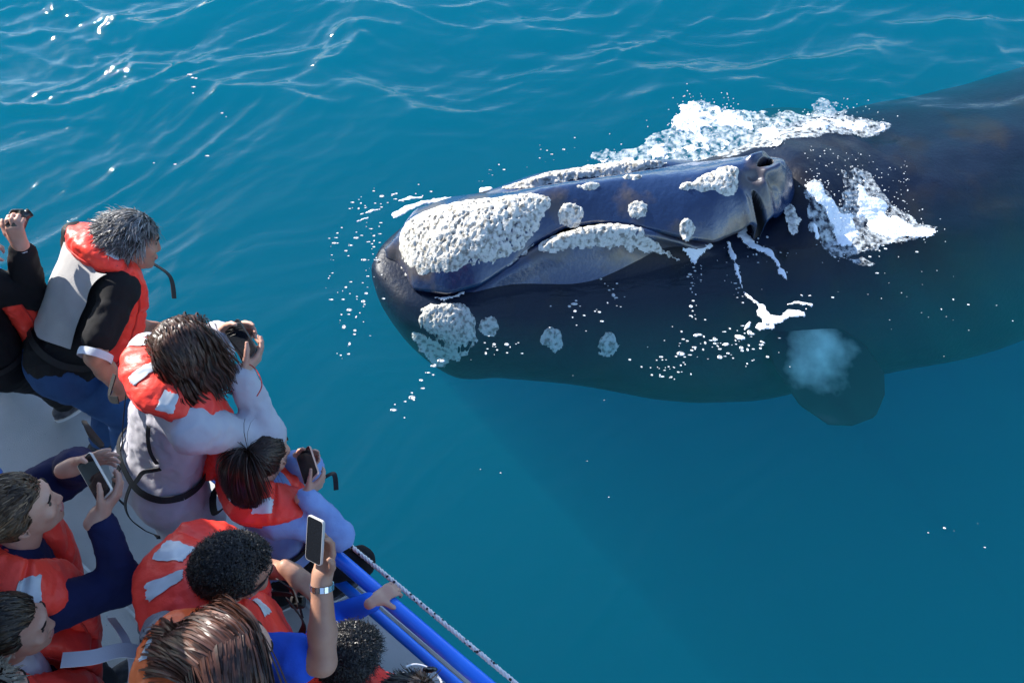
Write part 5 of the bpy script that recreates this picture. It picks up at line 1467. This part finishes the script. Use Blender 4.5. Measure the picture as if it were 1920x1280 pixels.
p.hair(hairmat('deep_brown_hair', (.014, .009, .007), (.07, .045, .025)), 'tied', 4340, .2, 7, cap=1.0, anchor=an, tail=.2, width=0.0022, lean=np.array([0, 0, -.5]))
mesh('hair_tie', *tube([an + .020 * (math.cos(q) * p.HM[0] + math.sin(q) * p.HM[2]) for q in np.linspace(0, 6.283, 20)], .007, 8), pmat('pink_elastic', (.55, .25, .50), .7), p.hair_o)

# --- woman with long glossy hair below the camera
p = Person('woman with long glossy reddish brown hair hanging over her orange vest', at(392, 1300, 2.47), at(370, 1420, 1.92), (.72, .62, 0), at(428, 1236, 2.62), (.75, .58, -.32), 1.0, 1.06)
p.set_arm(1, p.L(.16, .22, -.36), p.R - p.U, d=p.Fw - p.U * .3, n=-p.R, curl=.6); p.set_arm(-1, p.L(-.16, .22, -.36), -p.R - p.U, d=p.Fw - p.U * .3, n=p.R, curl=.6)
stand(p, .1)
p.body(skin_a)
p.top(cloth('grey_sweater', (.20, .20, .22)), sleeve=.9, name='sweater', seed=29)
p.vest(w=.092, th=.055, patches=((-.27, -.19, .18, .32),), seed=8, spread=1.2, mat=pmat('vest_nylon_sunlit', (.82, .16, .03), .42, .45, col2=(.78, .11, .03), nscale=6, bump=.35, bscale=24, bdist=.012))  # yellower nylon: the sunlight on this vest is put into its colour
p.trousers(cloth('black_cotton_trousers', (.015, .015, .018)), seed=30)
p.hair(hairmat('reddish_brown_hair', (.022, .010, .008), (.10, .040, .026)), 'long', 8500, .36, 8, cap=.99, curl=.10, width=0.0030, part=.05, steps=9, lean=-p.Fw * .30 - p.R * .1, clump=300)

# --- boy with black hair reaching for the rail
p = Person('boy with thick black hair in blue sleeves gripping the top rail', at(640, 1262, 1.84), at(612, 1345, 1.42), OUT, at(657, 1228, 1.98), (.70, .62, -.35), .76, .95)
p.hand_scale = 1.12
p.set_arm(-1, bp_((at(716, 1122, RAILZ)[:2] - RA[:2]) @ RD, -.035, RAILZ + .050), -p.R * .5 - np.array([0, 0, .8]), d=OUT * 1.0 + np.array([0, 0, -.30]) + np.append(RD, 0) * .2, n=(0, 0, -1), curl=(1.0, 1.05, 1.05, 1.05), spread=.16, thumb=(.45, .75, .25), tcurl=.5)
p.set_arm(1, p.L(.20, .15, -.40), p.R - p.U, curl=.5)
stand(p, .08)
p.body(skin_a)
p.top(cloth('bright_blue_lycra', (.012, .13, .70), (.012, .10, .62)), sleeve=.88, name='rash_shirt', seed=33, amp=.005, arm_inf=.012)
p.vest(w=.085, th=.052, patches=(), seed=9, spread=1.15, label='red vest with yellow trim')
S_, E_, W_ = p.arm[-1]
mesh('yellow_trim', *tube([S_ + (E_ - S_) * .30, S_ + (E_ - S_) * .36, S_ + (E_ - S_) * .42], [.062 * .8, .064 * .8, .060 * .8], 20, cap=False), pmat('yellow_fabric', (.62, .48, .12), .8), p.top_o)
p.strap([(.18, .10, .02), (.22, .16, .06), (.27, .15, .0)], .010, m_white, snap=False, normal=p.U)
p.trousers(cloth('navy_shorts', (.02, .03, .08)), seed=34)
p.hair(hairmat('black_hair', (.006, .005, .006), (.020, .017, .018)), 'short', 5580, .062, 9, curl=.95, width=0.0018, cap=1.0, stand_=.10, steps=8)

# --- child with sunglasses pushed up, only the crown shows
p = Person('child with dark hair and white rimmed sunglasses pushed up on the head', at(752, 1345, 1.76), at(735, 1410, 1.36), OUT, at(766, 1318, 1.88), (.70, .62, -.35), .74, .93)
p.set_arm(1, p.L(.20, .15, -.40), p.R - p.U, curl=.5); p.set_arm(-1, p.L(-.20, .15, -.40), -p.R - p.U, curl=.5)
stand(p, .08)
p.body(skin_a); p.top(cloth('teal_cotton', (.05, .2, .25)), sleeve=.4, name='shirt', seed=37); p.vest(seed=10, patches=(), spread=1.1)
p.trousers(cloth('dark_shorts', (.03, .03, .04)), seed=38)
p.hair(hairmat('soft_black_hair', (.010, .008, .008), (.03, .022, .02)), 'short', 2790, .06, 10, curl=.15, width=0.0024)
r_, f_, u_ = p.HM
fr_ = [p.c + (r_ * .088 * math.cos(q) + f_ * (.03 + .085 * math.sin(q)) + u_ * (.092 - .02 * math.sin(q))) * p.hs for q in np.linspace(0, math.pi, 24)]
gl_ = thing('sunglasses', p.c + u_ * .09, 'white rimmed sunglasses pushed up on a child\'s dark hair', 'sunglasses')
mesh('frame', *tube(fr_, .004, 6), m_white, gl_)
for k in (1, -1):
    c0 = p.c + (r_ * .036 * k + f_ * .108 + u_ * .070) * p.hs
    mesh('lens', *ball(c0, (.026, .010, .020), 12, 8), m_glass, gl_)

# --- person at the corner, only the temple shows
p = Person('person at the corner of the deck with dark band of glasses at the temple', at(-30, 1370, 2.30), at(-30, 1470, 1.80), (.9, .35, 0), at(-22, 1312, 2.45), (.9, .3, -.2), .95, 1.0)
p.set_arm(1, p.L(.20, .15, -.40), p.R - p.U, curl=.5); p.set_arm(-1, p.L(-.20, .15, -.40), -p.R - p.U, curl=.5)
stand(p, .1)
p.body(skin_a); p.top(cloth('tan_cotton', (.3, .25, .2)), sleeve=.9, name='shirt', seed=41); p.vest(seed=11, patches=())
p.trousers(cloth('brown_trousers', (.06, .05, .04)), seed=42)
p.hair(hairmat('ash_hair', (.10, .08, .06), (.2, .17, .13)), 'short', 1364, .05, 11, curl=.1, width=0.0036)
r_, f_, u_ = p.HM
mesh('glasses', *tube([p.c + (r_ * .088 * math.cos(q) + f_ * .10 * math.sin(q) + u_ * .012) * p.hs for q in np.linspace(0, math.pi, 24)], .004, 6), m_strap, p.root)
